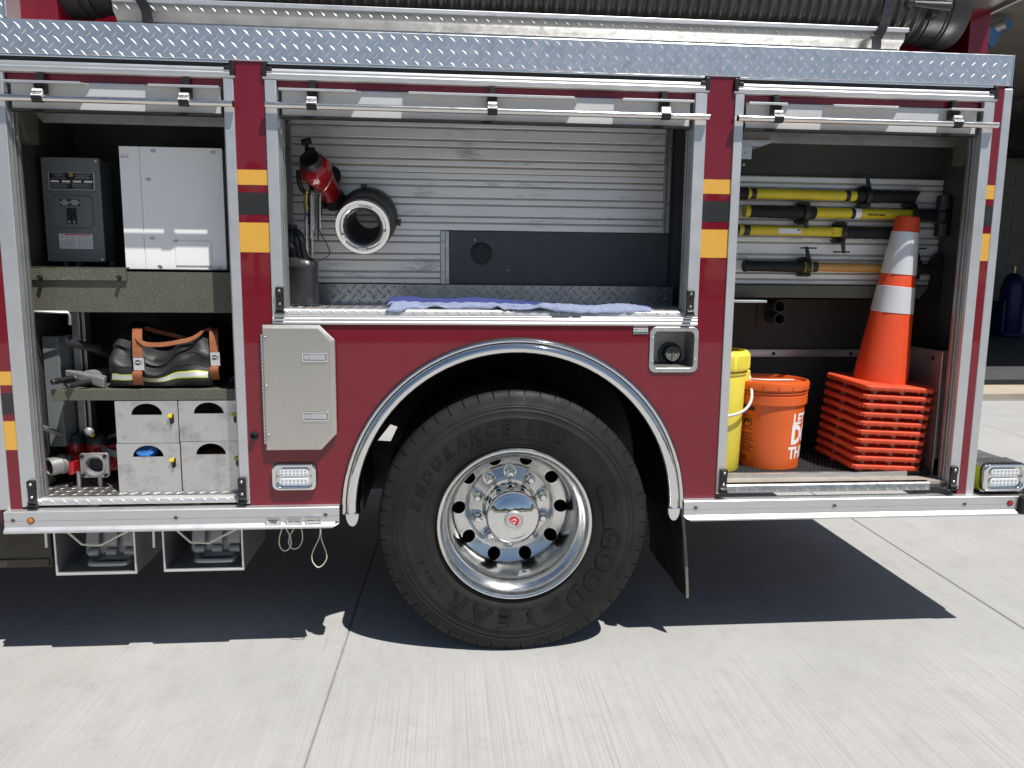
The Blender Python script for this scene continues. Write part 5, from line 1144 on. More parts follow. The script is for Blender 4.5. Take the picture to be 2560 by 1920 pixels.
    sp = smooth(lp, 5); MB().ribbon(sp, [Vector((0, .006, .0158))*1.0 if 10 < i < 36 else Vector((.004, .012, .012)) for i in range(len(sp))], .0045).build('carry_handle', M['strap'], t, 50)
    lp = [P(1180, 175, .26), P(1350, 220, .25), P(1500, 255, .24), P(1620, 290, .22)]
    MB().ribbon(smooth(lp, 4), Vector((0, .010, .013)), .004).build('rear_handle', M['strap'], t, 50)
make_bag()
t = thing('hose_coupling', 'small dark hose coupling ring at the right end of the drawer shelf', 'coupling', (-1.02, .2, ZS2))
c = P(2165, 760, .16); MB().lathe([(.018, 0), (.0225, .0), (.0225, .035), (.018, .035)], c, (-.1, 1, 0), 28, closed=True).build('ring', M['castd'], t, 40); MB().cyl(c+Vector((0, .01, 0)), c+Vector((0, .03, 0)), .0185, n=20).build('bore', M['dark'], t)
MB().box(c.x-.03, c.x+.03, .17, .3, ZS2, c.z-.018).build('base', M['castd'], t)

# ================================================================== EQUIPMENT IN THE MIDDLE COMPARTMENT
N = lambda x, y, Y: U(690+x/3.6875, 330+y/3.6875, Y)
t = thing('red_nozzle', 'red fire nozzle with black bumper clipped high on the slatted wall', 'nozzle', N(420, 420, .3))
i0 = N(318, 262, .19); i1 = N(545, 640, .40); ax = (i1-i0).normalized(); Ln = (i1-i0).length
MB().lathe([(.031, .03), (.032, -.012), (.0395, -.012), (.041, -.006), (.040, .0), (.042, .006), (.041, .012), (.042, .018), (.044, .02)], i0, ax, 36).build('inlet_ring', M['castd'], t, 40)
MB().cyl(i0+ax*.028, i0+ax*.03, .032, n=24).build('inlet_bore', M['dark'], t)
MB().lathe([(.043, .016), (.057, .026), (.060, .040), (.060, .075), (.055, .085)], i0, ax, 8, a0=.3).build('hex_collar', M['red2'], t, bevel=.003)
MB().lathe([(.050, .078), (.050, .12), (.046, .13), (.045, Ln*.80), (.040, Ln*.84)], i0, ax, 36).build('nozzle_body', M['red2'], t, 40)
MB().lathe([(.044, Ln*.80), (.0465, Ln*.82), (.0465, Ln*1.0), (.041, Ln*1.02), (.036, Ln*1.02), (.034, Ln*.9)], i0, ax, 36).build('bumper', M['rubber'], t, 40)
MB().prism([(N(425, 640, .36).x, N(425, 640, .36).z), (N(468, 690, .36).x, N(468, 690, .36).z), (N(455, 710, .36).x, N(455, 710, .36).z), (N(418, 705, .36).x, N(418, 705, .36).z)], .34, .38).build('bumper_tab', M['rubber'], t, bevel=.003)
MB().lathe([(.033, 0), (.038, .006), (.038, .03), (.03, .036)], N(512, 385, .35), (-.2, 1, -.3), 28, cap=True).build('pattern_ring', M['rubber'], t, 40)
k0 = N(275, 100, .22); MB().cyl(k0-Vector((.016, 0, 0)), k0+Vector((.020, 0, .010)), .0125, n=10).build('bail_knob', M['rubber'], t, 40, bevel=.003)
MB().tube([k0, N(288, 150, .24), N(300, 190, .26)], .008, 10).tube([N(268, 165, .26), N(345, 165, .27), N(340, 195, .28)], .011, 8).build('bail_arm', M['black'], t, 50)
MB().tube(smooth([N(205, 355, .27), N(210, 440, .27), N(235, 520, .28), N(290, 565, .29), N(330, 540, .31), N(315, 470, .31)], 4), .009, 8).build('pistol_grip', M['black'], t, 50)
MB().prism([(N(222, 432, .25).x, N(222, 432, .25).z), (N(255, 405, .25).x, N(255, 405, .25).z), (N(300, 415, .25).x, N(300, 415, .25).z), (N(290, 450, .25).x, N(290, 450, .25).z), (N(235, 448, .25).x, N(235, 448, .25).z)], .25, .27).build('grip_guard', M['red2'], t, bevel=.003)
# bunch of door wires and picks hung from the nozzle
t = thing('tool_bunch', 'bunch of thin metal picks and hook wires hanging below the red nozzle', 'hook tools', N(340, 700, .28))
MB().tube(smooth([N(270, 570, .25), N(330, 552, .24), N(400, 562, .23), N(470, 510, .21), N(508, 420, .22), N(510, 340, .24), N(490, 290, .26)], 5), .0024, 6).build('carry_wire', M['brass'], t, 60)
rods = [(322, 570, 322, 990, 'screw', .0042), (336, 575, 334, 1150, 'screw', .0040), (352, 580, 345, 900, 'brass', .0058), (372, 575, 372, 1000, 'anodd', .0045), (386, 585, 388, 1003, 'castd', .0045), (402, 590, 404, 900, 'screw', .0048), (300, 600, 300, 800, 'castd', .003), (266, 600, 272, 1000, 'anodd', .003), (292, 980, 292, 1170, 'brass', .0055), (306, 640, 318, 1172, 'castd', .0035), (276, 800, 284, 1168, 'screw', .006), (412, 600, 424, 780, 'castd', .0025)]
for k, (xa, ya, xb_, yb_, m_, r_) in enumerate(rods):
    Y_ = .25+.008*(k % 5); a, e = N(xa, ya, Y_), N(xb_, yb_, Y_)
    MB().tube([a+Vector((-.004, 0, .006)), a+Vector((0, -.004, .012)), a+Vector((.004, 0, .006)), a.lerp(e, .06), a.lerp(e, .5), a.lerp(e, .93), e], [r_*.5, r_*.5, r_*.6, r_, r_, r_*.8, r_*.35], 6).build('pick', M[m_], t, 40)
MB().tube(smooth([N(285, 545, .24), N(278, 600, .24), N(280, 660, .24), N(292, 715, .24)], 4), .0042, 6).build('yellow_tie', M['yellow_tool'], t, 60)
MB().tube(smooth([N(395, 900, .28), N(430, 970, .27), N(475, 1050, .25), N(495, 1125, .24), N(440, 1165, .24), N(380, 1200, .24)], 3), .0018, 6).tube(smooth([N(255, 640, .26), N(262, 720, .26), N(290, 770, .26), N(300, 850, .27)], 3), .0015, 5).build('bent_wire', M['castd'], t, 60)

# large diameter hose adaptor
t = thing('hose_adapter', 'large round hose adapter with bright lugged face mounted on the slats', 'adapter', N(800, 880, .3))
fc_ = N(800, 880, .225); bc = N(862, 762, .44); ax = (bc-fc_).normalized(); Lb = (bc-fc_).length
MB().lathe([(.1075, .008), (.1075, .0), (.104, -.004), (.090, -.004), (.086, .002), (.086, .014), (.0795, .014), (.0795, .004), (.0775, .002), (.0755, .004), (.0755, .016)], fc_, ax, 64).build('face_ring', M['bright'], t, 40)
MB().lathe([(.0755, .005), (.070, .003), (.066, .005), (.066, .02), (.0645, .02), (.063, .018), (.061, .02), (.058, .03), (.055, .06), (.055, Lb)], fc_, ax, 56).build('gasket_seat', M['castd'], t, 40)
MB().lathe([(.1075, .008), (.1065, .035), (.104, .055), (.112, .058), (.112, Lb*.62), (.118, Lb*.66), (.118, Lb*.9), (.10, Lb), (.056, Lb)], fc_, ax, 56).build('adapter_body', M['castd'], t, 40)
_, e1, e2 = MB().frame(ax)
def at_ang(deg):    # direction in the ring plane, 0 = right, 90 = up
    a = math.radians(deg); r_ = Vector((1, 0, 0)); r_ = (r_-ax*r_.dot(ax)).normalized(); u_ = r_.cross(ax); u_ = u_ if u_.z > 0 else -u_
    return r_*math.cos(a)+u_*math.sin(a)
for a0, a1 in ((96, 128), (255, 278), (30, 66), (200, 218), (316, 352)):
    vs = []
    n = 8
    for i in range(n+1):
        d_ = at_ang(a0+(a1-a0)*i/n)
        for r_, tt in ((.0785, -.002), (.094, -.0055), (.094, .008), (.0785, .012)): vs.append(fc_+d_*r_+ax*tt)
    MB().add(vs, [(i*4+q, i*4+(q+1) % 4, i*4+4+(q+1) % 4, i*4+4+q) for i in range(n) for q in range(4)]+[(0, 1, 2, 3), (n*4+3, n*4+2, n*4+1, n*4)]).build('storz_lug', M['wheelal'], t, bevel=.002)
for dg_ in (95, -8, 190):
    d_ = at_ang(dg_); c = fc_+ax*Lb*.78+d_*.119; e_ = d_.cross(ax)
    MB().hexa([c-e_*.011-ax*.012, c+e_*.011-ax*.012, c+e_*.011+ax*.012, c-e_*.011+ax*.012, c-e_*.013-ax*.012+d_*.015, c+e_*.013-ax*.012+d_*.015, c+e_*.013+ax*.012+d_*.015, c-e_*.013+ax*.012+d_*.015]).build('spanner_lug', M['castd'], t, bevel=.003)

# smoke-black fluid jug
t = thing('fluid_jug', 'scuffed black plastic jug with moulded handle in the left corner of the middle shelf', 'jug', (-.83, .22, 1.353))
jc = U(752, 700, .20); jx = jc.x; zj = lambda y: U(752, 330+y/3.6875, .16).z
b = MB(); NS = 28
def sect(z, hw, hd, xo=0, e=3.2):
    out = []
    for i in range(NS):
        a = 2*PI*i/NS; c_, s_ = math.cos(a), math.sin(a); out.append(Vector((jx+xo+hw*abs(c_)**(2/e)*(1 if c_ > 0 else -1), .22+hd*abs(s_)**(2/e)*(1 if s_ > 0 else -1), z)))
    return out
secs = [(1.354, .055, .055), (1.358, .0625, .0625), (zj(1560), .064, .064), (zj(1550), .0615, .0615), (zj(1262), .0605, .0605), (zj(1250), .0635, .0635), (zj(1236), .0635, .0635), (zj(1222), .061, .061), (zj(1190), .058, .058), (zj(1165), .045, .048, -.012), (zj(1150), .030, .042, -.032), (zj(1000), .0245, .036, -.040), (zj(940), .024, .034, -.038), (zj(915), .024, .028, -.036), (zj(900), .0215, .0215, -.034), (zj(893), .0205, .0205, -.034)]
R_ = [sect(*s_) for s_ in secs]; b.add([v for r_ in R_ for v in r_], [(i*NS+q, i*NS+(q+1) % NS, (i+1)*NS+(q+1) % NS, (i+1)*NS+q) for i in range(len(R_)-1) for q in range(NS)]+[tuple(range(NS))]+[tuple((len(R_)-1)*NS+q for q in range(NS))])
b.build('jug_body', M['jug'], t, 50)
MB().tube(smooth([Vector((jx+.044, .20, zj(1200))), Vector((jx+.024, .19, zj(1165))), Vector((jx+.014, .185, zj(1080))), Vector((jx+.008, .185, zj(980))), Vector((jx-.004, .19, zj(925))), Vector((jx-.026, .20, zj(912)))], 4), .0135, 10).build('jug_handle', M['jug'], t, 60)
MB().lathe([(.0225, 0), (.0235, .004), (.0235, .016), (.021, .018), (.0002, .018)], (jx-.034, .22, zj(893)), (0, 0, 1), 18).build('jug_cap', M['black'], t, 40)
# blue towel
def towel():
    t = thing('blue_towel', 'crumpled pale blue terry towel lying along the middle door sill', 'towel', (.1, .06, 1.353))
    x0 = U(966, 765, .05).x; x1 = U(1634, 775, .05).x; n = 110; zf = 1.3535; rnd = random.Random(5); vs = []; m_ = 22
    def front(u):  # how far the front drapes over the lip (m below the floor), light roll height
        d = .016*math.exp(-((u-.03)/.035)**2) + .012*math.exp(-((u-.72)/.10)**2)+.012*math.exp(-((u-.88)/.09)**2)
        h = .016+.004*math.sin(9*u+1)+.005*math.sin(23*u)+.006*math.exp(-((u-.3)/.08)**2)-.009*math.exp(-((u-.13)/.03)**2)
        lift = .013*math.exp(-((u-.17)/.022)**2)+.011*math.exp(-((u-.41)/.016)**2)+.011*math.exp(-((u-.57)/.018)**2)
        return d, h, lift
    for i in range(n+1):
        u = i/n; x = x0+(x1-x0)*u; d, h, l = front(u); en = min(1, min(u, 1-u)/.02+.25); h *= en
        over = d > .004
        pr = []
        for k in range(m_+1):
            v = k/m_
            if v < .5:      # front terry roll
                a = PI*(v/.5)
                y = .048-.040*math.cos(a)*(1 if not over else 1.35) ; z = zf + l*(1-v*1.4) + h*math.sin(a)**.75 + (-d*(1-v/.2) if v < .2 else 0)
            else:
                k2 = (v-.5)/.5; y = .088+.10*k2; z = zf+.006+(h*.45+.018+.006*math.sin(11*u+2)+.008*math.sin(4*u))*math.sin(PI*min(1, .12+k2*.62))*(.65+.5*math.sin(5.2*u+.6))*en
            nx = .0012*math.sin(140*u+31*v)+.0010*math.sin(97*u-53*v)
            pr.append(Vector((x+.010*math.sin(7*v+u*9), y+nx+.012*math.sin(8*u+v*2), z+nx)))
        vs += pr
    k = m_+1; b = MB()
    for i in range(n):
        for j in range(m_):
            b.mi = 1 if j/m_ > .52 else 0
            b.add([vs[i*k+j], vs[i*k+j+1], vs[(i+1)*k+j+1], vs[(i+1)*k+j]], [(0, 1, 2, 3)])
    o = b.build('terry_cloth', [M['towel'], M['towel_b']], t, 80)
    so_ = o.modifiers.new('thick', 'SOLIDIFY'); so_.thickness = .004; so_.offset = -1
towel()

# ================================================================== EQUIPMENT IN THE REAR COMPARTMENT
yt_ = .292
def Tz(px, py, Y=yt_): return U(px, py, Y)
def rod(mb, xa, ya, xb_, yb_, r0, r1=None, n=16): a, e = Tz(xa, ya), Tz(xb_, yb_); return mb.cyl(a, e, r0, r1, n)
rp = lambda px: px/1922*3.13*.5          # pixel diameter -> radius at the tool board
def handle_piece(name, m, parent, xa, xb_, y0, y1, d, wrap=0, d2=None):
    a, e = Tz(xa, y0), Tz(xb_, y1); d2 = d2 or d
    b = MB()
    if wrap:
        k = int((xb_-xa)/4); prof = []
        for i in range(k+1): prof.append((rp(d+(d2-d)*i/k)*(1+.05*math.sin(i*2.1)*(1 if i % 2 else .3)), (e-a).length*i/k))
        b.lathe(prof, a, e-a, 18, cap=True)
    else: b.cyl(a, e, rp(d), rp(d2), 18)
    return b.build(name, M[m], parent, 40, bevel=.0)
# top: black-ended yellow bar
t = thing('pry_bar_tool', 'topmost long tool with plain yellow shaft and black wrapped right end', 'forcible tool', Tz(2070, 488))
handle_piece('end_wrap', 'rubber', t, 1838, 1867, 483, 484, 30, 1); handle_piece('shaft_band', 'yellow_tool', t, 1867, 1876, 484, 484, 25); handle_piece('black_band', 'black', t, 1876, 1888, 484, 484, 27)
handle_piece('shaft', 'yellow_tool', t, 1888, 2138, 484, 490, 26); handle_piece('black_band', 'black', t, 2111, 2122, 489.4, 489.7, 27.5); handle_piece('grip', 'rubber', t, 2138, 2285, 490, 492.5, 31, 1)
MB().add([Tz(2280, 477, .28), Tz(2304, 478, .28), Tz(2283, 508, .28), Tz(2280, 477, .31), Tz(2304, 478, .31), Tz(2283, 508, .31)], [(0, 1, 2), (5, 4, 3), (0, 3, 4, 1), (1, 4, 5, 2), (2, 5, 3, 0)]).build('blade_cover', M['rubber'], t)
# sledgehammer
t = thing('sledgehammer', 'sledgehammer with yellow lettered handle and silver-faced black head', 'sledgehammer', Tz(2100, 530))
handle_piece('butt_cap', 'yellow_tool', t, 1861, 1872, 528, 528.3, 31, d2=32); handle_piece('grip', 'rubber', t, 1872, 2036, 528, 532, 31, 1, 34); handle_piece('shaft', 'yellow_tool', t, 2036, 2284, 532, 537, 26); handle_piece('black_band', 'black', t, 2125, 2134, 533.8, 534, 27); handle_piece('white_band', 'white', t, 2134, 2148, 534, 534.3, 27.5)
handle_piece('throat_sleeve', 'rubber', t, 2290, 2350, 538, 539, 30, 1)
b = MB(); text(b, 'FIRE HOOKS', .0135, Tz(2191, 535.5, yt_-rp(26)-.0006)+Vector((0, 0, -.002)), ex=(-1, 0, .02), ey=(0, .0, -1), bold=.0003); b.build('handle_lettering', M['ink_black'], t)
b = MB(); c = Tz(2225, 531, yt_-rp(26)-.0004)
for k in range(4): a = PI*k/4; b.box(c.x-.012*abs(math.cos(a))-.0004, c.x+.012*abs(math.cos(a))+.0004, c.y-.0005, c.y, c.z-.0005+.006*math.sin(a)*.5, c.z+.0006+.006*math.sin(a)*.5)
b.build('handle_logo', M['ink_grey'], t)
hc0, hc1 = Tz(2354, 488, .275), Tz(2348, 592, .275)
hd = MB()
hx = hc0.x+.018
sec = [(.0, .026), (.012, .029), (.02, .034), (.10, .034), (.108, .034)]
zc0, zc1 = hc0.z, hc1.z; Lh = zc0-zc1
hd.lathe([(.027, 0), (.031, .008), (.031, Lh*.30), (.026, Lh*.36), (.035, Lh*.42), (.035, Lh*.58), (.026, Lh*.64), (.031, Lh*.70), (.031, Lh-.008), (.027, Lh)], (hx, .28, zc1), (0, 0, 1), 8, cap=True, a0=PI/8)
hd.build('hammer_head', M['black'], t, bevel=.003)
for z0_, z1_ in ((zc1+.002, zc1+.052), (zc0-.052, zc0-.002)): MB().box(hx-.026, hx-.004, .2490, .2520, z0_, z1_).build('worn_face', M['screw'], t, bevel=.003)
MB().box(hx-.0300, hx-.0270, .2600, .2640, zc1+.05, zc0-.05).build('worn_edge', M['screw'], t)
# third : halligan style bar with sticker
t = thing('stickered_bar', 'yellow bar tool with white sticker and long black taped right end', 'forcible tool', Tz(2040, 580))
handle_piece('end_cap', 'black', t, 1832, 1846, 574, 574.3, 26); handle_piece('shaft_band', 'yellow_tool', t, 1846, 1857, 574.3, 574.6, 25); handle_piece('black_band', 'black', t, 1857, 1872, 574.6, 575, 27); handle_piece('shaft', 'yellow_tool', t, 1872, 2102, 575, 580, 24); handle_piece('grip', 'rubber', t, 2110, 2245, 581, 584, 31, 1)
MB().box(Tz(2076, 580).x, Tz(2101, 580).x, yt_-rp(29), yt_+rp(29), Tz(2090, 592).z, Tz(2090, 569).z).build('square_collar', M['yellow_tool'], t, bevel=.004)
a, e = Tz(1947, 577, yt_-rp(24)-.0012), Tz(2004, 578, yt_-rp(24)-.0012)
st_ = MB().box(a.x, e.x, a.y, a.y+.001, a.z-.011, a.z+.010).build('sticker', M['label_white'], t)
MB().box(e.x-.018, e.x-.010, a.y-.0005, a.y, a.z+.001, a.z+.008).build('sticker_canton', mat('flag_blue', (.05, .06, .2), .5), st_)
b = MB()
for k in range(3): b.box(e.x-.010, e.x-.001, a.y-.0005, a.y, a.z+.0015+.0024*k, a.z+.0026+.0024*k)
b.build('sticker_bars', M['ink_red'], st_)
# axe
t = thing('axe', 'fire axe with amber wooden handle and black grip, lowest on the board', 'axe', Tz(2100, 665))
handle_piece('grip_end', 'rubber', t, 1859, 1866, 664.5, 664.5, 29, d2=31); handle_piece('grip', 'rubber', t, 1866, 2008, 664.5, 667, 28, 0, 29); handle_piece('yellow_ring', 'yellow_tool', t, 2008, 2012, 667, 667, 30); handle_piece('grip_collar', 'rubber', t, 2012, 2022, 667, 667, 29); handle_piece('yellow_ring', 'yellow_tool', t, 2022, 2026, 667, 667, 30); handle_piece('grip_sleeve', 'black', t, 2026, 2041, 667, 667, 27)
handle_piece('handle', 'wood', t, 2041, 2290, 667, 672, 24); handle_piece('throat', 'rubber', t, 2285, 2335, 672, 672, 26)
oa = [(2330, 655), (2347, 632), (2366, 636), (2372, 690), (2366, 752), (2352, 757), (2306, 748), (2330, 715), (2336, 690), (2330, 672)]
p_ = [Tz(x, y, .285) for x, y in oa]; b = MB(); n = len(p_)
b.add(p_+[q+Vector((0, .03, 0)) for q in p_], [tuple(range(n)), tuple(range(2*n-1, n-1, -1))]+[(i, (i+1) % n, n+(i+1) % n, n+i) for i in range(n)]); b.build('axe_head', M['dark'], t, bevel=.003)
MB().ribbon(smooth([Tz(2344, 645, .283), Tz(2338, 690, .283), Tz(2327, 725, .283), Tz(2307, 748, .283)], 4), Vector((.004, 0, .001)), .002).build('cutting_edge', M['castd'], t)
# rubber clamps screwed to the board
def clamp(px, py, dirz, r_):
    c = Tz(px, py); b = MB(); hw = .011
    pts = [c+Vector((0, -r_*math.sin(math.radians(a)), r_*math.cos(math.radians(a)))) for a in range(-10, 196, 12)]
    b.ribbon(pts, Vector((hw*2, 0, 0)), .006)
    b.box(c.x-.016, c.x+.016, c.y+.006, YC-.0005, c.z-r_-.012, c.z+r_+.012)
    s = dirz; zt = c.z+s*(r_+.002)
    b.hexa([(c.x-.028, c.y-.012, zt-.004), (c.x+.012, c.y-.012, zt-.004), (c.x+.012, YC-.001, zt-.004), (c.x-.028, YC-.001, zt-.004), (c.x-.024, c.y-.006, zt+.006), (c.x+.018, c.y-.006, zt+.006), (c.x+.018, YC-.001, zt+.006), (c.x-.024, YC-.001, zt+.006)])
    zb_ = c.z-s*(r_+.004)
    b.hexa([(c.x-.024, c.y-.010, zb_-.006), (c.x+.018, c.y-.010, zb_-.006), (c.x+.018, YC-.001, zb_-.006), (c.x-.024, YC-.001, zb_-.006), (c.x-.024, c.y-.010, zb_+.004), (c.x+.018, c.y-.010, zb_+.004), (c.x+.018, YC-.001, zb_+.004), (c.x-.024, YC-.001, zb_+.004)])
    k = b.build('tool_clamp', M['black'], K3, bevel=.002)
    b = MB(); b.hexa([(c.x-.009, c.y-.020, zt), (c.x+.009, c.y-.020, zt), (c.x+.009, c.y-.010, zt), (c.x-.009, c.y-.010, zt), (c.x-.005-.01*s, c.y-.012, zt+s*.052), (c.x+.007-.01*s, c.y-.012, zt+s*.052), (c.x+.007-.01*s, c.y-.004, zt+s*.052), (c.x-.005-.01*s, c.y-.004, zt+s*.052)])
    zz = zt+s*.046; b.cyl((c.x-.036, c.y-.010, zz), (c.x+.036, c.y-.010, zz), .0035, n=8); b.build('clamp_tab', M['black'], K3, bevel=.001, seg=1)
clamp(2166, 491, 1, rp(40)); clamp(2012, 532, -1, rp(42)); clamp(2104, 581, -1, rp(40)); clamp(2016, 667, 1, rp(36)); clamp(2278, 537, -1, rp(46)); clamp(2288, 671, 1, rp(44))

# buckets
def bucket_lathe(c, prof, name, m, parent, n=56): return MB().lathe(prof, c, (0, 0, 1), n).build(name, M[m], parent, 40)
zf = .6845
t = thing('yellow_bucket', 'tall yellow screw-lid bucket half hidden behind the door rail', 'bucket', (.842, .245, zf))
yx, yy = .842, .245
H = U(1850, 872, .25).z-zf
bucket_lathe((yx, yy, zf), [(.0002, 0), (.124, 0), (.128, .006), (.1385, H-.115), (.1385, H-.095), (.144, H-.093), (.144, H-.086), (.138, H-.084), (.138, H-.06)], 'pail', 'yellow', t)
pf = [(.150, H-.078), (.152, H-.074), (.152, H-.014), (.148, H-.008), (.142, H-.002), (.132, H), (.130, H-.012), (.0002, H-.012)]
bucket_lathe((yx, yy, zf), pf, 'lid', 'yellow', t)
b = MB()
for k in range(120):
    if k % 15 in (6, 7): continue
    a = 2*PI*k/120; d = Vector((math.cos(a), math.sin(a), 0)); e = Vector((-d.y, d.x, 0)); c = Vector((yx, yy, zf))+d*.152
    b.hexa([c-e*.0022+Vector((0, 0, H-.07)), c+e*.0022+Vector((0, 0, H-.07)), c+e*.0012+d*.002+Vector((0, 0, H-.07)), c-e*.0012+d*.002+Vector((0, 0, H-.07)), c-e*.0022+Vector((0, 0, H-.018)), c+e*.0022+Vector((0, 0, H-.018)), c+e*.0012+d*.002+Vector((0, 0, H-.018)), c-e*.0012+d*.002+Vector((0, 0, H-.018))])
rb = b.build('lid_ribs', M['yellow'], t); rb['kind'] = 'stuff'
a = math.radians(-8); MB().box(yx+.135, yx+.158, yy-.03, yy+.02, zf+H-.165, zf+H-.085).build('handle_boss', M['yellow'], t, bevel=.004)
hp = [Vector((yx+.158, yy-.005, zf+H-.10)), Vector((yx+.160, yy-.03, zf+H-.135)), Vector((yx+.145, yy-.085, zf+H-.195)), Vector((yx+.10, yy-.135, zf+H-.232)), Vector((yx+.03, yy-.165, zf+H-.25)), Vector((yx-.05, yy-.165, zf+H-.245)), Vector((yx-.13, yy-.10, zf+H-.18)), Vector((yx-.16, yy-.0, zf+H-.10))]
MB().tube(smooth(hp, 5), .0062, 10).build('handle', M['panelw'], t, 60)
MB().lathe([(.018, 0), (.018, .006), (.0002, .007)], (yx+.045, yy-.06, zf+H-.010), (0, 0, 1), 18).build('red_plug', M['red2'], t, 40)
t = thing('orange_bucket', 'orange plastic bucket with white stencilled lettering and a flat lid', 'bucket', (1.118, .285, zf))
ox, oy = 1.118, .285; Ho = .372
bucket_lathe((ox, oy, zf), [(.0002, 0), (.126, 0), (.130, .004), (.1425, Ho-.105), (.1425, Ho-.098), (.151, Ho-.096), (.1515, Ho-.060), (.147, Ho-.058), (.1455, Ho-.052), (.152, Ho-.050), (.1525, Ho-.046), (.146, Ho-.044), (.146, Ho-.03)], 'pail', 'orange', t)
bucket_lathe((ox, oy, zf), [(.152, Ho-.038), (.156, Ho-.034), (.157, Ho-.010), (.153, Ho-.002), (.146, Ho), (.142, Ho-.004), (.140, Ho-.012), (.060, Ho-.013), (.0002, Ho-.013)], 'lid', 'orange', t)
b = MB()
for k in range(16):
    a = 2*PI*k/16+.2; d = Vector((math.cos(a), math.sin(a), 0)); e = Vector((-d.y, d.x, 0)); c = Vector((ox, oy, zf+Ho-.036))+d*.1555
    b.hexa([c-e*.0012, c+e*.0012, c+e*.0012+d*.0018, c-e*.0012+d*.0018]+[v+Vector((0, 0, .018)) for v in (c-e*.0012, c+e*.0012, c+e*.0012+d*.0018, c-e*.0012+d*.0018)])
b.build('lid_notch', mat('dark_orange', (.30, .035, .008), .5), t)
hp = [Vector((ox-.15, oy, zf+Ho-.03)), Vector((ox-.13, oy-.06, zf+Ho+.002)), Vector((ox-.05, oy-.09, zf+Ho+.004)), Vector((ox+.06, oy-.09, zf+Ho+.004))]
MB().tube(smooth(hp, 5), .0035, 8).build('handle', M['panelw'], t, 60)
MB().hexa([Vector((ox+dx, oy+dy, zf+Ho-.0125+dz)) for dz in (0, .0006) for dx, dy in ((-.05, .03), (.03, .02), (.035, .045), (-.045, .055))]).build('lid_sticker', M['ink_grey'], t)
def wrap(mb, verts, faces, a0, zc, off=.0006):    # flat print laid on the bucket wall; x -> angle
    out = []
    for v in verts:
        z = zc+v.y; r = .130+(.1425-.130)*(z-zf-.004)/(Ho-.109)+off; a = a0 - (-v.x)/.138
        out.append(Vector((ox+r*math.sin(a), oy-r*math.cos(a), z)))
    return mb.add(out, faces)
def sub_text(txt, size, sx_=.86, **k):     # letters cut into narrow strips so that they follow the curved wall
    vs, fs = glyphs(txt, size, depth=0, align='LEFT', **k); bm = bmesh.new()
    bv = [bm.verts.new((v.x*sx_, v.y, 0)) for v in vs]
    for f in fs:
        try: bm.faces.new([bv[i] for i in f])
        except ValueError: pass
    x = -.01
    while x < .30:
        bmesh.ops.bisect_plane(bm, geom=bm.verts[:]+bm.edges[:]+bm.faces[:], plane_co=(x, 0, 0), plane_no=(1, 0, 0)); x += .006
    bm.verts.index_update(); out = [v.co.copy() for v in bm.verts], [tuple(v.index for v in f.verts) for f in bm.faces]; bm.free(); return out
b = MB()
for txt, size, zc, a0, bo in (("LET'S", .062, .214, .36, .0022), ('DO', .108, .146, .33, .0050), ('THIS.', .070, .070, .28, .0026)):
    vs, fs = sub_text(txt, size, bold=bo)
    wrap(b, vs, fs, a0, zf+zc)
b.build('bucket_lettering', M['ink_white'], t)
def wrect(mb, x0, x1, z0, z1, a0, off=.0005, n=6):
    vs = [Vector((x0+(x1-x0)*i/n, z, 0)) for i in range(n+1) for z in (z0, z1)]
    return wrap(mb, vs, [(2*i, 2*i+2, 2*i+3, 2*i+1) for i in range(n)], a0, zf, off)
b = MB(); A0 = -.94
wrect(b, -.055, .018, .248, .268, A0)
for k in range(11): wrect(b, -.050+.003*(k % 3), .016-.006*((k*7) % 4), .148-.0075*k, .151-.0075*k, A0)
for k in range(9): wrect(b, -.046+.0035*k, -.0445+.0035*k, .034, .056, A0, n=1)
vs = []; n = 24
for i in range(n):
    a = 2*PI*i/n; vs += [Vector((-.018+.026*math.cos(a), .202+.026*math.sin(a), 0)), Vector((-.018+.022*math.cos(a), .202+.022*math.sin(a), 0))]
wrap(b, vs, [(2*i, 2*((i+1) % n), 2*((i+1) % n)+1, 2*i+1) for i in range(n)], A0, zf)
wrap(b, [Vector((-.018+x, .202+y, 0)) for x, y in ((-.018, -.004), (-.010, .014), (.006, .015), (.018, .002), (.014, -.008), (.0, -.002), (-.012, -.016))], [tuple(range(7))], A0, zf)
wrect(b, -.044, .010, .168, .171, A0)
b.build('bucket_label', mat('faded_black_print', (.06, .025, .012), .6), t)

# traffic cones, ten nested in a leaning stack
def cone_base_mesh():
    hw = .168; ch = .045; P_ = []
    cr = [(hw-ch, -hw), (hw, -hw+ch), (hw, hw-ch), (hw-ch, hw), (-hw+ch, hw), (-hw, hw-ch), (-hw, -hw+.012), (-hw+.012, -hw)]
    rnd = random.Random(11); pts = []
    for i in range(8):
        a, c_ = Vector((*cr[i], 0)), Vector((*cr[(i+1) % 8], 0)); n = max(1, int((c_-a).length/.0095))*2
        for k in range(n): pts.append((a.lerp(c_, k/n), k))
    b = MB(); n = len(pts); vs = []
    for p, k in pts:
        d = p.normalized(); q = p
        vs += [q*.93+Vector((0, 0, .024)), q*.99+Vector((0, 0, .023)), q*1.008+Vector((0, 0, .019)), q*1.004+Vector((0, 0, .0085)), q*.995+Vector((0, 0, (.0085 if k % 2 else .0020-rnd.choice((0, 0, 0, .002, .006))))), q*.95+Vector((0, 0, .010))]
    fs = [(i*6+q, i*6+q+1, ((i+1) % n)*6+q+1, ((i+1) % n)*6+q) for i in range(n) for q in range(5)]+[tuple(i*6 for i in range(n)), tuple(i*6+5 for i in reversed(range(n)))]
    b.add(vs, fs); return b
cx_, cy_ = 1.580, .262; zc0 = .686
proto = None; pitch = .0367
top_z = zc0+9*pitch
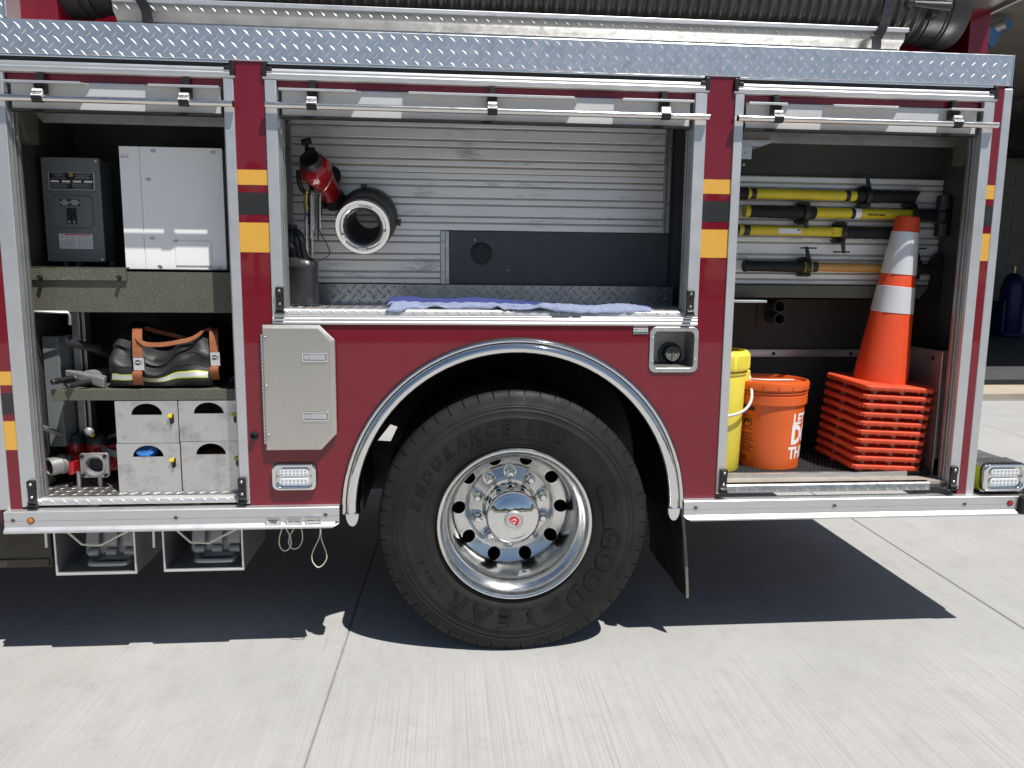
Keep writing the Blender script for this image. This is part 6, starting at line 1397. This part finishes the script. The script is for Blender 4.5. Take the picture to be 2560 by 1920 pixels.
def cone_labels(k):
    return ['bottom traffic cone base of the leaning orange stack, resting on the floor', 'second orange cone base from the bottom of the leaning stack', 'third orange cone base from the bottom of the leaning stack', 'fourth orange cone base from the bottom of the leaning stack', 'fifth orange cone base from the bottom of the leaning stack', 'fifth orange cone base from the top of the leaning stack', 'fourth orange cone base from the top of the leaning stack', 'third orange cone base from the top of the leaning stack', 'orange cone base directly under the topmost cone', 'topmost orange traffic cone with two white reflective collars showing'][k]
Hc = .70
rc = lambda z: .1085-(.1085-.0455)*(z-.02)/(Hc-.02)
for k in range(10):
    th_ = math.radians(4.0); ph_ = math.radians(2.6); axis_ = Vector((math.sin(th_), -math.sin(ph_)*math.cos(th_), math.cos(ph_)*math.cos(th_)))
    pos = Vector((cx_-9*pitch*math.tan(th_), cy_, zc0+.014))+axis_*pitch*k+Vector((.0006*math.sin(k*2.3), .0006*math.sin(k*1.7), 0)); rz = math.radians(4+2.2*math.sin(k*3.1))
    if proto is None:
        proto = []
        t = bpy.data.objects.new('traffic_cone', None); C.objects.link(t); t.empty_display_size = .1
        cb = bpy.data.objects.new('cone_base', cone_base_mesh().mesh('cone_base', M['cone_rubber'], 40)); C.objects.link(cb); cb.parent = t
        body = MB().lathe([(.1085, .02), (.1075, .03), (.0455, Hc), (.043, Hc+.005), (.036, Hc+.005), (.034, Hc-.02)], (0, 0, 0), (0, 0, 1), 48).mesh('cone_body', M['cone'])
        for p_ in body.polygons: p_.use_smooth = True
        cbo = bpy.data.objects.new('cone_body', body); C.objects.link(cbo); cbo.parent = t
        fm = MB()
        for q in ((-.13, -.158), (.0, -.16), (.115, -.158), (-.16, .0), (.16, .0), (.13, .158), (-.13, .158)): fm.box(q[0]*.95-.007, q[0]*.95+.007, q[1]*.95-.004, q[1]*.95+.010, -pitch+.024, .012)
        fo = bpy.data.objects.new('cone_foot', fm.mesh('cone_foot', M['peg'])); C.objects.link(fo); fo.parent = t; fo['kind'] = 'stuff'
        proto = [t, cb, cbo, fo]
    else:
        t = proto[0].copy(); C.objects.link(t)
        for ch in proto[1:]: c2 = ch.copy(); C.objects.link(c2); c2.parent = t
    t.location = pos; t.rotation_mode = 'QUATERNION'; t.rotation_quaternion = Quaternion((1, 0, 0), ph_) @ Quaternion((0, 1, 0), th_) @ Quaternion((0, 0, 1), rz); WL[t] = pos
    tag(t, cone_labels(k), 'traffic cone', 'nested traffic cones in the rear compartment')
topc = t
for nm_, za, zb_ in (('reflective_collar', U(2200, 692, .20).z-top_z, U(2200, 585, .20).z-top_z), ('reflective_collar', U(2200, 788, .20).z-top_z, U(2200, 722, .20).z-top_z)):
    me = MB().lathe([(rc(za)+.0005, za), (rc(za)+.002, za+.001), (rc(zb_)+.002, zb_-.001), (rc(zb_)+.0005, zb_)], (0, 0, 0), (0, 0, 1), 48).mesh(nm_, M['reflective'], 40)
    o = bpy.data.objects.new(nm_, me); C.objects.link(o); o.parent = topc
